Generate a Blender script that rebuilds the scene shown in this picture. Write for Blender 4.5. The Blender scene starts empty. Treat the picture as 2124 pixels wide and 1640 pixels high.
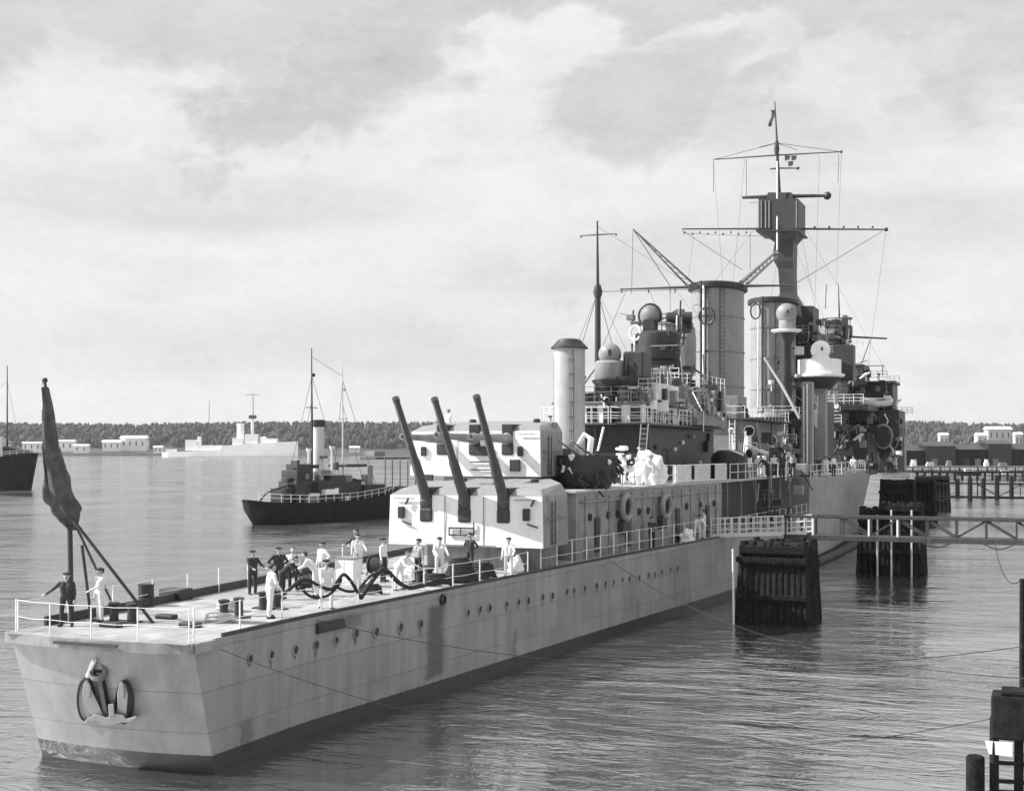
import bpy, bmesh, math, random
from mathutils import Vector, Matrix, noise
random.seed(7)
PI = math.pi
# ---------------------------------------------------------------- camera, sky, sun
# World: +Y runs from the warship's stern to her bow, +X is starboard, z = 0 is the water.
sc = bpy.context.scene
col = sc.collection
FPX = 2723.0; CAMH = 9.6; U0 = 1062.0; V0 = 930.0
TH = math.atan((2150 - 1062) / FPX)
SN, CS = math.sin(TH), math.cos(TH)
CX, CY = 25.8, -31.57
cam = bpy.data.cameras.new('camera'); camo = bpy.data.objects.new('camera', cam); col.objects.link(camo)
camo.location = (CX, CY, CAMH); camo.rotation_euler = (PI / 2, 0, TH)
cam.sensor_width = 36; cam.lens = 36 * FPX / 2124; cam.shift_y = 110 / 2124
cam.clip_start = 0.5; cam.clip_end = 12000
sc.camera = camo

SUN_AZ = math.radians(67)      # measured from astern (-Y) towards port (-X)
SUN_EL = math.radians(40)
sun_dir = Vector((-math.sin(SUN_AZ) * math.cos(SUN_EL), -math.cos(SUN_AZ) * math.cos(SUN_EL), math.sin(SUN_EL)))
sl = bpy.data.lights.new('sun', 'SUN'); slo = bpy.data.objects.new('sun', sl); col.objects.link(slo)
sl.energy = 5.0; sl.angle = math.radians(0.6); sl.color = (1, 1, 1)
slo.rotation_euler = (-sun_dir).to_track_quat('-Z', 'Y').to_euler()

w = bpy.data.worlds.new('World'); sc.world = w; w.use_nodes = True
nt = w.node_tree; N = nt.nodes; L = nt.links
for n in list(N): N.remove(n)
def nd(tree, t, **kw):
    n = tree.nodes.new(t)
    for k, v in kw.items(): setattr(n, k, v)
    return n
def mth(tree, op, a, b=None, clamp=False):
    n = tree.nodes.new('ShaderNodeMath'); n.operation = op; n.use_clamp = clamp
    for i, x in enumerate((a, b)):
        if x is None: continue
        if isinstance(x, (int, float)): n.inputs[i].default_value = x
        else: tree.links.new(x, n.inputs[i])
    return n.outputs[0]
def sstep(tree, x, lo, hi, a=0.0, b=1.0):
    n = tree.nodes.new('ShaderNodeMapRange'); n.interpolation_type = 'SMOOTHSTEP'
    tree.links.new(x, n.inputs[0])
    n.inputs[1].default_value = lo; n.inputs[2].default_value = hi; n.inputs[3].default_value = a; n.inputs[4].default_value = b
    return n.outputs[0]
def cnoise(tree, vec, scale, detail=4, rough=.5, dist=0.0):
    n = tree.nodes.new('ShaderNodeTexNoise'); n.inputs['Scale'].default_value = scale
    n.inputs['Detail'].default_value = detail; n.inputs['Roughness'].default_value = rough; n.inputs['Distortion'].default_value = dist
    if vec is not None: tree.links.new(vec, n.inputs['Vector'])
    return n.outputs[0]
sky = nd(nt, 'ShaderNodeTexSky', sky_type='NISHITA'); sky.sun_disc = False
sky.sun_elevation = SUN_EL; sky.sun_rotation = math.atan2(sun_dir.x, sun_dir.y)
bw = nd(nt, 'ShaderNodeRGBToBW'); L.new(sky.outputs[0], bw.inputs[0])
tc = nd(nt, 'ShaderNodeTexCoord'); sep = nd(nt, 'ShaderNodeSeparateXYZ'); L.new(tc.outputs['Generated'], sep.inputs[0])
dx, dy, dz = sep.outputs
# the cloud deck: direction -> azimuth-like and height-like coordinates
fw = mth(nt, 'ADD', mth(nt, 'MULTIPLY', dx, -SN), mth(nt, 'MULTIPLY', dy, CS))      # towards the harbour
rt = mth(nt, 'ADD', mth(nt, 'MULTIPLY', dx, CS), mth(nt, 'MULTIPLY', dy, SN))
az = mth(nt, 'ARCTAN2', rt, fw)
el = mth(nt, 'ARCSINE', dz)
comb = nd(nt, 'ShaderNodeCombineXYZ'); L.new(mth(nt, 'MULTIPLY', az, 1.0), comb.inputs[0]); L.new(mth(nt, 'MULTIPLY', el, 1.7), comb.inputs[1])
n1 = cnoise(nt, comb.outputs[0], 5.0, 7, .58, .35)
comb2 = nd(nt, 'ShaderNodeCombineXYZ'); L.new(mth(nt, 'MULTIPLY', az, 1.0), comb2.inputs[0]); L.new(mth(nt, 'MULTIPLY', el, 7.0), comb2.inputs[1]); comb2.inputs[2].default_value = 3.7
n2 = cnoise(nt, comb2.outputs[0], 5.5, 6, .55, .2)
nn = mth(nt, 'SUBTRACT', n1, .5)
n3 = cnoise(nt, comb.outputs[0], 17.0, 6, .6, .3)
nn2 = mth(nt, 'ADD', mth(nt, 'MULTIPLY', nn, 1.0), mth(nt, 'MULTIPLY', mth(nt, 'SUBTRACT', n3, .5), .45))
def patch(u, v, ru, rv, wob=1.0, soft=.7, tilt=0.0):
    a0 = math.atan((u - U0) / FPX); e0 = math.atan((V0 - v) / FPX); ct, st_ = math.cos(tilt), math.sin(tilt)
    da = mth(nt, 'SUBTRACT', az, a0); de = mth(nt, 'SUBTRACT', el, e0)
    p = mth(nt, 'DIVIDE', mth(nt, 'ADD', mth(nt, 'MULTIPLY', da, ct), mth(nt, 'MULTIPLY', de, st_)), ru / FPX)
    p2 = mth(nt, 'DIVIDE', mth(nt, 'SUBTRACT', mth(nt, 'MULTIPLY', de, ct), mth(nt, 'MULTIPLY', da, st_)), rv / FPX)
    q = mth(nt, 'SQRT', mth(nt, 'ADD', mth(nt, 'MULTIPLY', p, p), mth(nt, 'MULTIPLY', p2, p2)))
    q = mth(nt, 'ADD', q, mth(nt, 'MULTIPLY', nn2, wob * 3.2))
    return sstep(nt, q, 1 - soft / 2, 1 + soft / 2, 1.0, 0.0)
up = sstep(nt, mth(nt, 'ADD', el, mth(nt, 'MULTIPLY', nn2, .16)), .205, .275)
up = mth(nt, 'MULTIPLY', up, sstep(nt, el, .34, .50, 1.0, 0.0))
bright = None
for (u, v, ru, rv, wb, sf, tl) in [(1010, 170, 190, 120, .9, .35, .5), (1150, 95, 170, 70, .9, .4, .3), (890, 290, 340, 60, .9, .5, .25), (1260, 330, 300, 55, 1.0, .6, 0), (1760, 190, 210, 80, 1.2, .6, .2), (260, 250, 260, 90, 1.3, .8, .1), (1480, 110, 160, 50, 1.2, .6, .1)]:
    p = patch(u, v, ru, rv, wb, sf, tl)
    bright = p if bright is None else mth(nt, 'MAXIMUM', bright, p)
shade = mth(nt, 'MULTIPLY', mth(nt, 'MULTIPLY', up, mth(nt, 'SUBTRACT', 1.0, bright)), .21)
for (u, v, ru, rv, k, wb, sf, tl) in [(690, 140, 260, 120, .26, 1.5, .7, .45), (480, 40, 300, 80, .18, 1.3, 1.1, .2), (1340, 205, 190, 85, .24, 1.8, 1.0, .15), (1560, 240, 220, 60, .17, 1.6, 1.2, -.1), (1960, 120, 320, 130, .16, 1.5, 1.3, .2),
                          (300, 430, 480, 45, .12, 1.5, 1.3, 0), (180, 20, 320, 60, .14, 1.4, 1.1, 0), (1950, 470, 300, 50, .12, 1.4, 1.2, 0), (1330, 560, 320, 80, .14, 1.4, 1.3, 0), (620, 720, 620, 70, .12, 1.4, 1.4, 0), (1250, 740, 300, 40, .12, 1.2, 1.2, 0)]:
    p = mth(nt, 'MULTIPLY', patch(u, v, ru, rv, wb, sf, tl), k)
    shade = mth(nt, 'MAXIMUM', shade, p)
streak = mth(nt, 'MULTIPLY', sstep(nt, n2, .46, .76), .06)
shade = mth(nt, 'ADD', shade, streak)
shade = mth(nt, 'ADD', shade, mth(nt, 'MULTIPLY', mth(nt, 'SUBTRACT', n3, .5), .26))
n4 = cnoise(nt, comb.outputs[0], 110.0, 3, .6, .0)
shade = mth(nt, 'ADD', shade, mth(nt, 'MULTIPLY', mth(nt, 'SUBTRACT', n4, .5), .14))
light = mth(nt, 'MULTIPLY', mth(nt, 'SUBTRACT', 1.0, shade), sstep(nt, el, .36, .75, 1.0, 1.32))
# cover thins out behind the camera and to starboard, away from the sun
cov = sstep(nt, mth(nt, 'ADD', mth(nt, 'MULTIPLY', az, -1.0), mth(nt, 'MULTIPLY', nn, .5)), -1.35, -.55)
cov2 = sstep(nt, mth(nt, 'ADD', az, mth(nt, 'MULTIPLY', nn, .5)), -2.6, -1.7)
cov = mth(nt, 'MULTIPLY', cov, cov2)
cov = mth(nt, 'MULTIPLY', cov, sstep(nt, el, 1.5, .8))
cov = mth(nt, 'ADD', mth(nt, 'MULTIPLY', cov, .22), .78)
CLOUD = 5.9
mix = nd(nt, 'ShaderNodeMix', data_type='FLOAT'); L.new(cov, mix.inputs[0]); L.new(mth(nt, 'MULTIPLY', bw.outputs[0], .45), mix.inputs[2]); L.new(mth(nt, 'MULTIPLY', light, CLOUD), mix.inputs[3])
bg = nd(nt, 'ShaderNodeBackground'); L.new(mix.outputs[0], bg.inputs[0]); bg.inputs[1].default_value = .1
wo = nd(nt, 'ShaderNodeOutputWorld'); L.new(bg.outputs[0], wo.inputs[0])
sc.view_settings.view_transform = 'Standard'; sc.view_settings.look = 'None'; sc.view_settings.exposure = 0.55; sc.view_settings.gamma = 1
sc.cycles.max_bounces = 6; sc.cycles.use_denoising = True

# ---------------------------------------------------------------- photograph geometry helpers
def ray(u, v, D):
    l = (u - U0) / FPX * D
    return Vector((CX - SN * D + CS * l, CY + CS * D + SN * l, CAMH - (v - V0) / FPX * D))
def at_z(u, v, z): return ray(u, v, (CAMH - z) * FPX / (v - V0))
def at_X(u, v, X): return ray(u, v, (CX - X) / (SN - CS * (u - U0) / FPX))
def at_Y(u, v, Y): return ray(u, v, (Y - CY) / (CS + SN * (u - U0) / FPX))
def ff(lat, D, z): return Vector((CX - SN * D + CS * lat, CY + CS * D + SN * lat, z))

# ---------------------------------------------------------------- materials (a black and white photograph: greys only)
MATS = {}
def mat(name, val, rough=.6, var=.18, scale=3.0, bump=.0, bscale=20.0, streak=0.0, metal=0.0, spec=.4):
    if name in MATS: return MATS[name]
    m = bpy.data.materials.new(name); m.use_nodes = True; t = m.node_tree
    b = t.nodes['Principled BSDF']; b.inputs['Roughness'].default_value = rough; b.inputs['Metallic'].default_value = metal
    b.inputs['Specular IOR Level'].default_value = spec
    c = nd(t, 'ShaderNodeTexCoord'); ob = c.outputs['Object']
    n = cnoise(t, ob, scale, 6, .6)
    f = sstep(t, n, .25, .75, 1 - var, 1 + var)
    if streak:
        mp = nd(t, 'ShaderNodeMapping'); L2 = t.links; L2.new(ob, mp.inputs[0]); mp.inputs['Scale'].default_value = (2.2, 2.2, .16)
        s = cnoise(t, mp.outputs[0], 1.6, 6, .65)
        f = mth(t, 'MULTIPLY', f, sstep(t, s, .3, .75, 1 + streak * .4, 1 - streak))
    v = mth(t, 'MULTIPLY', f, val, True)
    cb = nd(t, 'ShaderNodeCombineColor')
    for i in range(3): t.links.new(v, cb.inputs[i])
    t.links.new(cb.outputs[0], b.inputs['Base Color'])
    if bump:
        bp = nd(t, 'ShaderNodeBump'); bp.inputs['Strength'].default_value = bump; bp.inputs['Distance'].default_value = .02
        t.links.new(cnoise(t, ob, bscale, 5, .6), bp.inputs['Height']); t.links.new(bp.outputs[0], b.inputs['Normal'])
    MATS[name] = m
    return m
PAINT = mat('grey_paint', .19, .5, .12, 1.5, .15, 6, .18)
PAINT_M = mat('mid_grey_paint', .255, .5, .22, 1.2, .15, 6, .3)
PAINT_L = mat('pale_grey_paint', .25, .5, .10, 1.2, .15, 6, .14)
WHITE = mat('white_paint', .84, .5, .05, 1.5, .1, 6, .06)
PAINT_D = mat('dark_grey_paint', .042, .5, .2, 1.5, .15, 6, .2)
DARK = mat('near_black_paint', .03, .5, .3, 2)
GUNMETAL = mat('gun_steel', .075, .38, .2, 3, 0, 20, 0, .2)
RAILW = mat('white_rail', .78, .5, .1, 6)
WIRE = mat('wire', .07, .6, .2, 8)
ROPE = mat('tarred_rope', .05, 1, .3, 14, .4, 60, 0, 0, .05)
ROPE_P = mat('pale_rope', .5, .9, .2, 14, .4, 60)
CANVAS = mat('white_canvas', .80, .9, .08, 4, .5, 7)
CLOTH_D = mat('dark_cloth', .06, .95, .3, 5, .6, 9)
TIMBER = mat('wet_timber', .020, .9, .45, 4, .5, 18, .35, 0, .08)
TIMBER_G = mat('grey_timber', .055, .85, .3, 4, .4, 18, .2)
GLASS = mat('dark_glass', .03, .15, .1, 3, spec=.5)
NAVY = mat('navy_cloth', .045, .9, .2, 9)
DUCK = mat('white_duck_cloth', .78, .9, .08, 9)
GREYC = mat('grey_cloth', .35, .9, .15, 9)
SKIN = mat('skin', .42, .6, .08, 12)
HAIR = mat('hair', .05, .7, .2, 20)
SHOE = mat('black_leather', .03, .5, .2, 20)
HULLB = mat('black_hull', .018, .7, .3, 1.0, .2, 5, .2, 0, .1)
BUFF = mat('buff_paint', .55, .55, .12, 2, streak=.15)
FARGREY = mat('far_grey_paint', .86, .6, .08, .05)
WALLW = mat('whitewashed_wall', .88, .85, .12, .15)
ROOFD = mat('roof_tiles', .16, .85, .25, .3)

def hull_material():
    m = bpy.data.materials.new('hull_paint'); m.use_nodes = True; t = m.node_tree; b = t.nodes['Principled BSDF']
    c = nd(t, 'ShaderNodeTexCoord'); ob = c.outputs['Object']; s = nd(t, 'ShaderNodeSeparateXYZ'); t.links.new(ob, s.inputs[0])
    x, y, z = s.outputs
    n = cnoise(t, ob, .5, 7, .62); nf = cnoise(t, ob, 5, 5, .6)
    f = mth(t, 'ADD', sstep(t, n, .28, .72, .85, 1.10), mth(t, 'MULTIPLY', mth(t, 'SUBTRACT', nf, .5), .22))
    mp = nd(t, 'ShaderNodeMapping'); t.links.new(ob, mp.inputs[0]); mp.inputs['Scale'].default_value = (1, 1.8, .12)
    st = cnoise(t, mp.outputs[0], 1.3, 6, .65)
    f = mth(t, 'MULTIPLY', f, sstep(t, st, .35, .75, 1.04, .76))
    wob = mth(t, 'MULTIPLY', mth(t, 'SUBTRACT', cnoise(t, ob, 1.1, 5, .7), .5), .9)
    yy = mth(t, 'ADD', y, wob)
    def stain(y0, hw, z0, z1, k):
        a = sstep(t, mth(t, 'ABSOLUTE', mth(t, 'SUBTRACT', yy, y0)), hw * .5, hw * 1.25, 1, 0)
        zz = mth(t, 'ADD', z, mth(t, 'MULTIPLY', wob, .5))
        a = mth(t, 'MULTIPLY', a, mth(t, 'MULTIPLY', sstep(t, zz, z0 - .15, z0 + .15), sstep(t, zz, z1 - .15, z1 + .15, 1, 0)))
        a = mth(t, 'MULTIPLY', a, sstep(t, x, .0, .1))
        return mth(t, 'SUBTRACT', 1.0, mth(t, 'MULTIPLY', a, k))
    for a in [(14.7, .75, .75, 3.5, .62), (8.6, 1.0, 3.35, 3.85, .5), (2.9, .35, .3, 1.3, .42), (21.5, .25, .4, 1.6, .25), (36, .3, .4, 1.5, .25), (44, .25, .4, 2.2, .2)]:
        f = mth(t, 'MULTIPLY', f, stain(*a))
    # lapped seams and pale scuffs along the side
    mpb = nd(t, 'ShaderNodeCombineXYZ'); t.links.new(y, mpb.inputs[0]); t.links.new(z, mpb.inputs[1])
    brb = nd(t, 'ShaderNodeTexBrick'); t.links.new(mpb.outputs[0], brb.inputs[0]); brb.inputs['Scale'].default_value = 1
    brb.inputs['Mortar Size'].default_value = .022; brb.inputs['Mortar Smooth'].default_value = .6; brb.inputs['Brick Width'].default_value = 5.2; brb.inputs['Row Height'].default_value = 1.25
    brb.inputs[1].default_value = (.93, .93, .93, 1); brb.inputs[2].default_value = (1.06, 1.06, 1.06, 1); brb.inputs[3].default_value = (.66, .66, .66, 1)
    bwb = nd(t, 'ShaderNodeRGBToBW'); t.links.new(brb.outputs[0], bwb.inputs[0]); f = mth(t, 'MULTIPLY', f, bwb.outputs[0])
    mps = nd(t, 'ShaderNodeMapping'); t.links.new(ob, mps.inputs[0]); mps.inputs['Scale'].default_value = (1, .35, 3.0)
    scf = sstep(t, cnoise(t, mps.outputs[0], 1.1, 7, .7), .64, .76)
    f = mth(t, 'ADD', f, mth(t, 'MULTIPLY', scf, .30))
    # boot topping
    boot = sstep(t, mth(t, 'ADD', z, mth(t, 'MULTIPLY', mth(t, 'SUBTRACT', nf, .5), .05)), .53, .57)
    v = mth(t, 'MULTIPLY', mth(t, 'MULTIPLY', f, .27), sstep(t, boot, 0, 1, .11, 1.0))
    cb = nd(t, 'ShaderNodeCombineColor')
    for i in range(3): t.links.new(v, cb.inputs[i])
    t.links.new(cb.outputs[0], b.inputs['Base Color']); b.inputs['Roughness'].default_value = .48
    # plating: long strakes with butt joints, plus a little oil-canning
    mp2 = nd(t, 'ShaderNodeCombineXYZ'); t.links.new(y, mp2.inputs[0]); t.links.new(z, mp2.inputs[1])
    br = nd(t, 'ShaderNodeTexBrick'); t.links.new(mp2.outputs[0], br.inputs[0]); br.inputs['Scale'].default_value = 1
    br.inputs['Mortar Size'].default_value = .016; br.inputs['Brick Width'].default_value = 5.2; br.inputs['Row Height'].default_value = 1.25
    h = mth(t, 'ADD', mth(t, 'MULTIPLY', br.outputs['Fac'], -.35), cnoise(t, ob, .9, 3, .5))
    bp = nd(t, 'ShaderNodeBump'); bp.inputs['Strength'].default_value = .55; bp.inputs['Distance'].default_value = .06
    t.links.new(h, bp.inputs['Height']); t.links.new(bp.outputs[0], b.inputs['Normal'])
    return m
HULL = hull_material()

def plank_material(name, val, along=1, width=.14):
    m = bpy.data.materials.new(name); m.use_nodes = True; t = m.node_tree; b = t.nodes['Principled BSDF']
    c = nd(t, 'ShaderNodeTexCoord'); s = nd(t, 'ShaderNodeSeparateXYZ'); t.links.new(c.outputs['Object'], s.inputs[0])
    q = nd(t, 'ShaderNodeCombineXYZ'); t.links.new(s.outputs[along], q.inputs[0]); t.links.new(s.outputs[1 - along], q.inputs[1])
    br = nd(t, 'ShaderNodeTexBrick'); t.links.new(q.outputs[0], br.inputs[0]); br.inputs['Scale'].default_value = 1
    br.inputs['Mortar Size'].default_value = .012; br.inputs['Brick Width'].default_value = 6; br.inputs['Row Height'].default_value = width
    br.inputs[1].default_value = (val, val, val, 1); br.inputs[2].default_value = (val * .80, val * .80, val * .80, 1); br.inputs[3].default_value = (val * .4,) * 3 + (1,)
    n = cnoise(t, c.outputs['Object'], .8, 7, .6)
    mx = nd(t, 'ShaderNodeVectorMath'); mx.operation = 'SCALE'; t.links.new(br.outputs[0], mx.inputs[0]); t.links.new(sstep(t, n, .32, .68, .70, 1.10), mx.inputs['Scale'])
    t.links.new(mx.outputs[0], b.inputs['Base Color']); b.inputs['Roughness'].default_value = .75
    return m
DECK = plank_material('scrubbed_deck_planks', .42)
PIERD = plank_material('pier_planks', .2, 0, .2)

def water_material():
    m = bpy.data.materials.new('harbour_water'); m.use_nodes = True; t = m.node_tree; b = t.nodes['Principled BSDF']
    b.inputs['Base Color'].default_value = (.05, .05, .05, 1); b.inputs['IOR'].default_value = 7.0
    c = nd(t, 'ShaderNodeTexCoord'); ob = c.outputs['Object']
    mp = nd(t, 'ShaderNodeMapping'); t.links.new(ob, mp.inputs[0]); mp.inputs['Rotation'].default_value = (0, 0, -TH - .15); mp.inputs['Scale'].default_value = (.42, 1, 1)
    a = cnoise(t, mp.outputs[0], .36, 3, .5, .8)
    bb = cnoise(t, mp.outputs[0], 1.05, 4, .6, .7)
    cc = cnoise(t, mp.outputs[0], 3.4, 3, .6, .4)
    big = cnoise(t, ob, .045, 3, .55)
    ridge = mth(t, 'ABSOLUTE', mth(t, 'SUBTRACT', bb, .5))
    h = mth(t, 'ADD', mth(t, 'MULTIPLY', a, 1.3), mth(t, 'MULTIPLY', ridge, -1.1))
    h = mth(t, 'ADD', h, mth(t, 'MULTIPLY', cc, .07))
    h = mth(t, 'MULTIPLY', h, sstep(t, big, .34, .66, .22, 1.35))
    bp = nd(t, 'ShaderNodeBump'); bp.inputs['Strength'].default_value = 1.0; bp.inputs['Distance'].default_value = .21
    t.links.new(sstep(t, big, .35, .65, .06, .17), b.inputs['Roughness'])
    t.links.new(h, bp.inputs['Height']); t.links.new(bp.outputs[0], b.inputs['Normal'])
    return m
WATER = water_material()

# ---------------------------------------------------------------- mesh building
WL = {}
class MB:
    def __init__(s): s.bm = bmesh.new()
    def face(s, pts):
        vs = [s.bm.verts.new(p) for p in pts]
        try: return s.bm.faces.new(vs)
        except ValueError: return None
    def box(s, x0, x1, y0, y1, z0, z1):
        v = [s.bm.verts.new((x, y, z)) for z in (z0, z1) for y in (y0, y1) for x in (x0, x1)]
        for f in ((0, 2, 3, 1), (4, 5, 7, 6), (0, 1, 5, 4), (2, 6, 7, 3), (0, 4, 6, 2), (1, 3, 7, 5)): s.bm.faces.new([v[i] for i in f])
        return s
    def bar(s, p, q, wd, ht=None, up=Vector((0, 0, 1))):
        p, q = Vector(p), Vector(q); d = (q - p)
        if d.length < 1e-6: return s
        d.normalize(); ht = ht or wd
        a = d.cross(up)
        if a.length < 1e-3: a = d.cross(Vector((0, 1, 0)))
        a.normalize(); b = a.cross(d)
        ring = []
        for c in (p, q):
            ring.append([s.bm.verts.new(c + a * (wd / 2) * i + b * (ht / 2) * j) for i, j in ((-1, -1), (1, -1), (1, 1), (-1, 1))])
        for k in range(4): s.bm.faces.new([ring[0][k], ring[0][(k + 1) % 4], ring[1][(k + 1) % 4], ring[1][k]])
        s.bm.faces.new(ring[0][::-1]); s.bm.faces.new(ring[1])
        return s
    def tube(s, pts, r, n=8, caps=True, closed=False):
        pts = [Vector(p) for p in pts]; m = len(pts)
        rs = r if isinstance(r, (list, tuple)) else [r] * m
        rings = []; ref = None
        for i, p in enumerate(pts):
            if closed: d = pts[(i + 1) % m] - pts[i - 1]
            else: d = pts[min(i + 1, m - 1)] - pts[max(i - 1, 0)]
            d.normalize()
            if ref is None:
                ref = Vector((0, 0, 1)) if abs(d.z) < .9 else Vector((0, 1, 0))
            a = ref - d * ref.dot(d)
            if a.length < 1e-4: a = d.orthogonal()
            a.normalize(); ref = a; b = d.cross(a)
            rings.append([s.bm.verts.new(p + (a * math.cos(t) + b * math.sin(t)) * rs[i]) for t in [2 * PI * k / n for k in range(n)]])
        for i in range(m if closed else m - 1):
            A, B = rings[i], rings[(i + 1) % m]
            for k in range(n): s.bm.faces.new([A[k], A[(k + 1) % n], B[(k + 1) % n], B[k]])
        if caps and not closed:
            s.bm.faces.new(rings[0][::-1]); s.bm.faces.new(rings[-1])
        return s
    def lathe(s, prof, c=(0, 0, 0), n=24, sx=1.0, sy=1.0, M=None):
        c = Vector(c); rings = []
        for r, z in prof:
            if r < 1e-5:
                p = Vector((0, 0, z)); p = M @ p if M else p
                rings.append([s.bm.verts.new(c + p)])
            else:
                rg = []
                for k in range(n):
                    p = Vector((r * sx * math.cos(2 * PI * k / n), r * sy * math.sin(2 * PI * k / n), z)); p = M @ p if M else p
                    rg.append(s.bm.verts.new(c + p))
                rings.append(rg)
        for A, B in zip(rings, rings[1:]):
            for k in range(n):
                if len(A) == 1 and len(B) == 1: break
                if len(A) == 1: s.bm.faces.new([A[0], B[k], B[(k + 1) % n]])
                elif len(B) == 1: s.bm.faces.new([A[k], A[(k + 1) % n], B[0]])
                else: s.bm.faces.new([A[k], A[(k + 1) % n], B[(k + 1) % n], B[k]])
        if len(rings[0]) > 1: s.bm.faces.new(rings[0][::-1])
        if len(rings[-1]) > 1: s.bm.faces.new(rings[-1])
        return s
    def cyl(s, c, r, h, n=20, r2=None): return s.lathe([(r, 0), (r2 if r2 is not None else r, h)], c, n)
    def ball(s, c, r, n=20, zs=1.0):
        return s.lathe([(r * math.sin(PI * k / 12), -r * zs * math.cos(PI * k / 12)) for k in range(13)], c, n)
    def prism(s, poly, z0, z1):
        A = [s.bm.verts.new((x, y, z0)) for x, y in poly]; B = [s.bm.verts.new((x, y, z1)) for x, y in poly]
        n = len(poly)
        for k in range(n): s.bm.faces.new([A[k], A[(k + 1) % n], B[(k + 1) % n], B[k]])
        s.bm.faces.new(A[::-1]); s.bm.faces.new(B)
        return s
    def loft(s, secs, caps=True):
        R = [[s.bm.verts.new(p) for p in q] for q in secs]; n = len(R[0])
        for A, B in zip(R, R[1:]):
            for k in range(n): s.bm.faces.new([A[k], A[(k + 1) % n], B[(k + 1) % n], B[k]])
        if caps: s.bm.faces.new(R[0][::-1]); s.bm.faces.new(R[-1])
        return s
    def rail(s, pts, h=1.05, step=1.6, rows=2, r=.022, post=.03):
        """stanchions and wires along a polyline"""
        pts = [Vector(p) for p in pts]
        tot = 0; nxt = 0
        tops = []
        for a, b in zip(pts, pts[1:]):
            d = (b - a).length
            while nxt <= tot + d + 1e-6:
                p = a + (b - a) * ((nxt - tot) / d)
                s.tube([p, p + Vector((0, 0, h))], post, 5); tops.append(p); nxt += step
            tot += d
        for k in range(rows):
            zz = h * (1 - k / rows) - .02
            for a, b in zip(tops, tops[1:]): s.tube([a + Vector((0, 0, zz)), (a + b) / 2 + Vector((0, 0, zz - .03)), b + Vector((0, 0, zz))], r, 4)
        return s
    def build(s, name, material, parent=None, smooth=None, bevel=0):
        bmesh.ops.recalc_face_normals(s.bm, faces=s.bm.faces)
        if bevel:
            bmesh.ops.remove_doubles(s.bm, verts=s.bm.verts, dist=1e-4)
            es = [e for e in s.bm.edges if len(e.link_faces) == 2 and e.calc_face_angle(0) > .6]
            bmesh.ops.bevel(s.bm, geom=es, offset=bevel, segments=2, affect='EDGES', profile=.5)
        off = WL.get(parent.name, Vector()) if parent else Vector()
        if off.length: bmesh.ops.translate(s.bm, verts=s.bm.verts, vec=-off)
        me = bpy.data.meshes.new(name); s.bm.to_mesh(me); s.bm.free()
        for m in (material if isinstance(material, (list, tuple)) else [material]): me.materials.append(m)
        if smooth:
            ang = math.radians(smooth if smooth > 1 else 40)
            for p in me.polygons: p.use_smooth = True
            try: me.set_sharp_from_angle(angle=ang)
            except Exception: pass
        o = bpy.data.objects.new(name, me); col.objects.link(o)
        if parent: o.parent = parent; WL[o.name] = off.copy()
        else: WL[o.name] = Vector()
        return o
def tag(o, label=None, cat=None, group=None, kind=None):
    if label: o['label'] = label
    if cat: o['category'] = cat
    if group: o['group'] = group
    if kind: o['kind'] = kind
    return o
def thing(name, label, cat, loc=(0, 0, 0), rz=0, group=None):
    o = bpy.data.objects.new(name, None); col.objects.link(o); o.empty_display_size = .2
    o.location = loc; o.rotation_euler = (0, 0, rz); WL[o.name] = Vector(loc)
    return tag(o, label, cat, group)
def local_thing(name, label, cat, group=None):
    """parts are modelled round the origin and the thing is placed afterwards"""
    return thing(name, label, cat, (0, 0, 0), 0, group)
def copy_tree(o, parent=None):
    c = o.copy(); col.objects.link(c)
    if parent: c.parent = parent
    for ch in list(o.children): copy_tree(ch, c)
    return c
def lerp(tab, x):
    if x <= tab[0][0]: return tab[0][1]
    for (a, p), (b, q) in zip(tab, tab[1:]):
        if x <= b: return p + (q - p) * (x - a) / (b - a)
    return tab[-1][1]

# ---------------------------------------------------------------- water, far shore
mb = MB(); mb.face([(-6000, -2500, 0), (6000, -2500, 0), (6000, 7000, 0), (-6000, 7000, 0)])
tag(mb.build('water', WATER), kind='structure')

SHORE_D = 1740
def ground_h(lat, D):
    h = lerp([(SHORE_D, -1), (SHORE_D + 8, 2.0), (1790, 4), (1850, 9), (1930, 24), (2050, 36), (2200, 40), (2700, 34)], D)
    if D > 1850: h += 5 * noise.noise(Vector((lat * .004, D * .003, 2.0))) * min(1, (D - 1850) / 100)
    return h
mb = MB(); nx, ny = 90, 22
Ds = [SHORE_D, SHORE_D + 8, 1770, 1790, 1820, 1850, 1890, 1930, 1970, 2010, 2050, 2100, 2150, 2200, 2300, 2450, 2700]
grid = [[mb.bm.verts.new(ff(-1500 + 3400 * i / nx, D, ground_h(-1500 + 3400 * i / nx, D))) for i in range(nx + 1)] for D in Ds]
for a, b in zip(grid, grid[1:]):
    for i in range(nx): mb.bm.faces.new([a[i], a[i + 1], b[i + 1], b[i]])
tag(mb.build('hills', mat('hillside_scrub', .055, .95, .35, .05), smooth=60), kind='structure')

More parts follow.
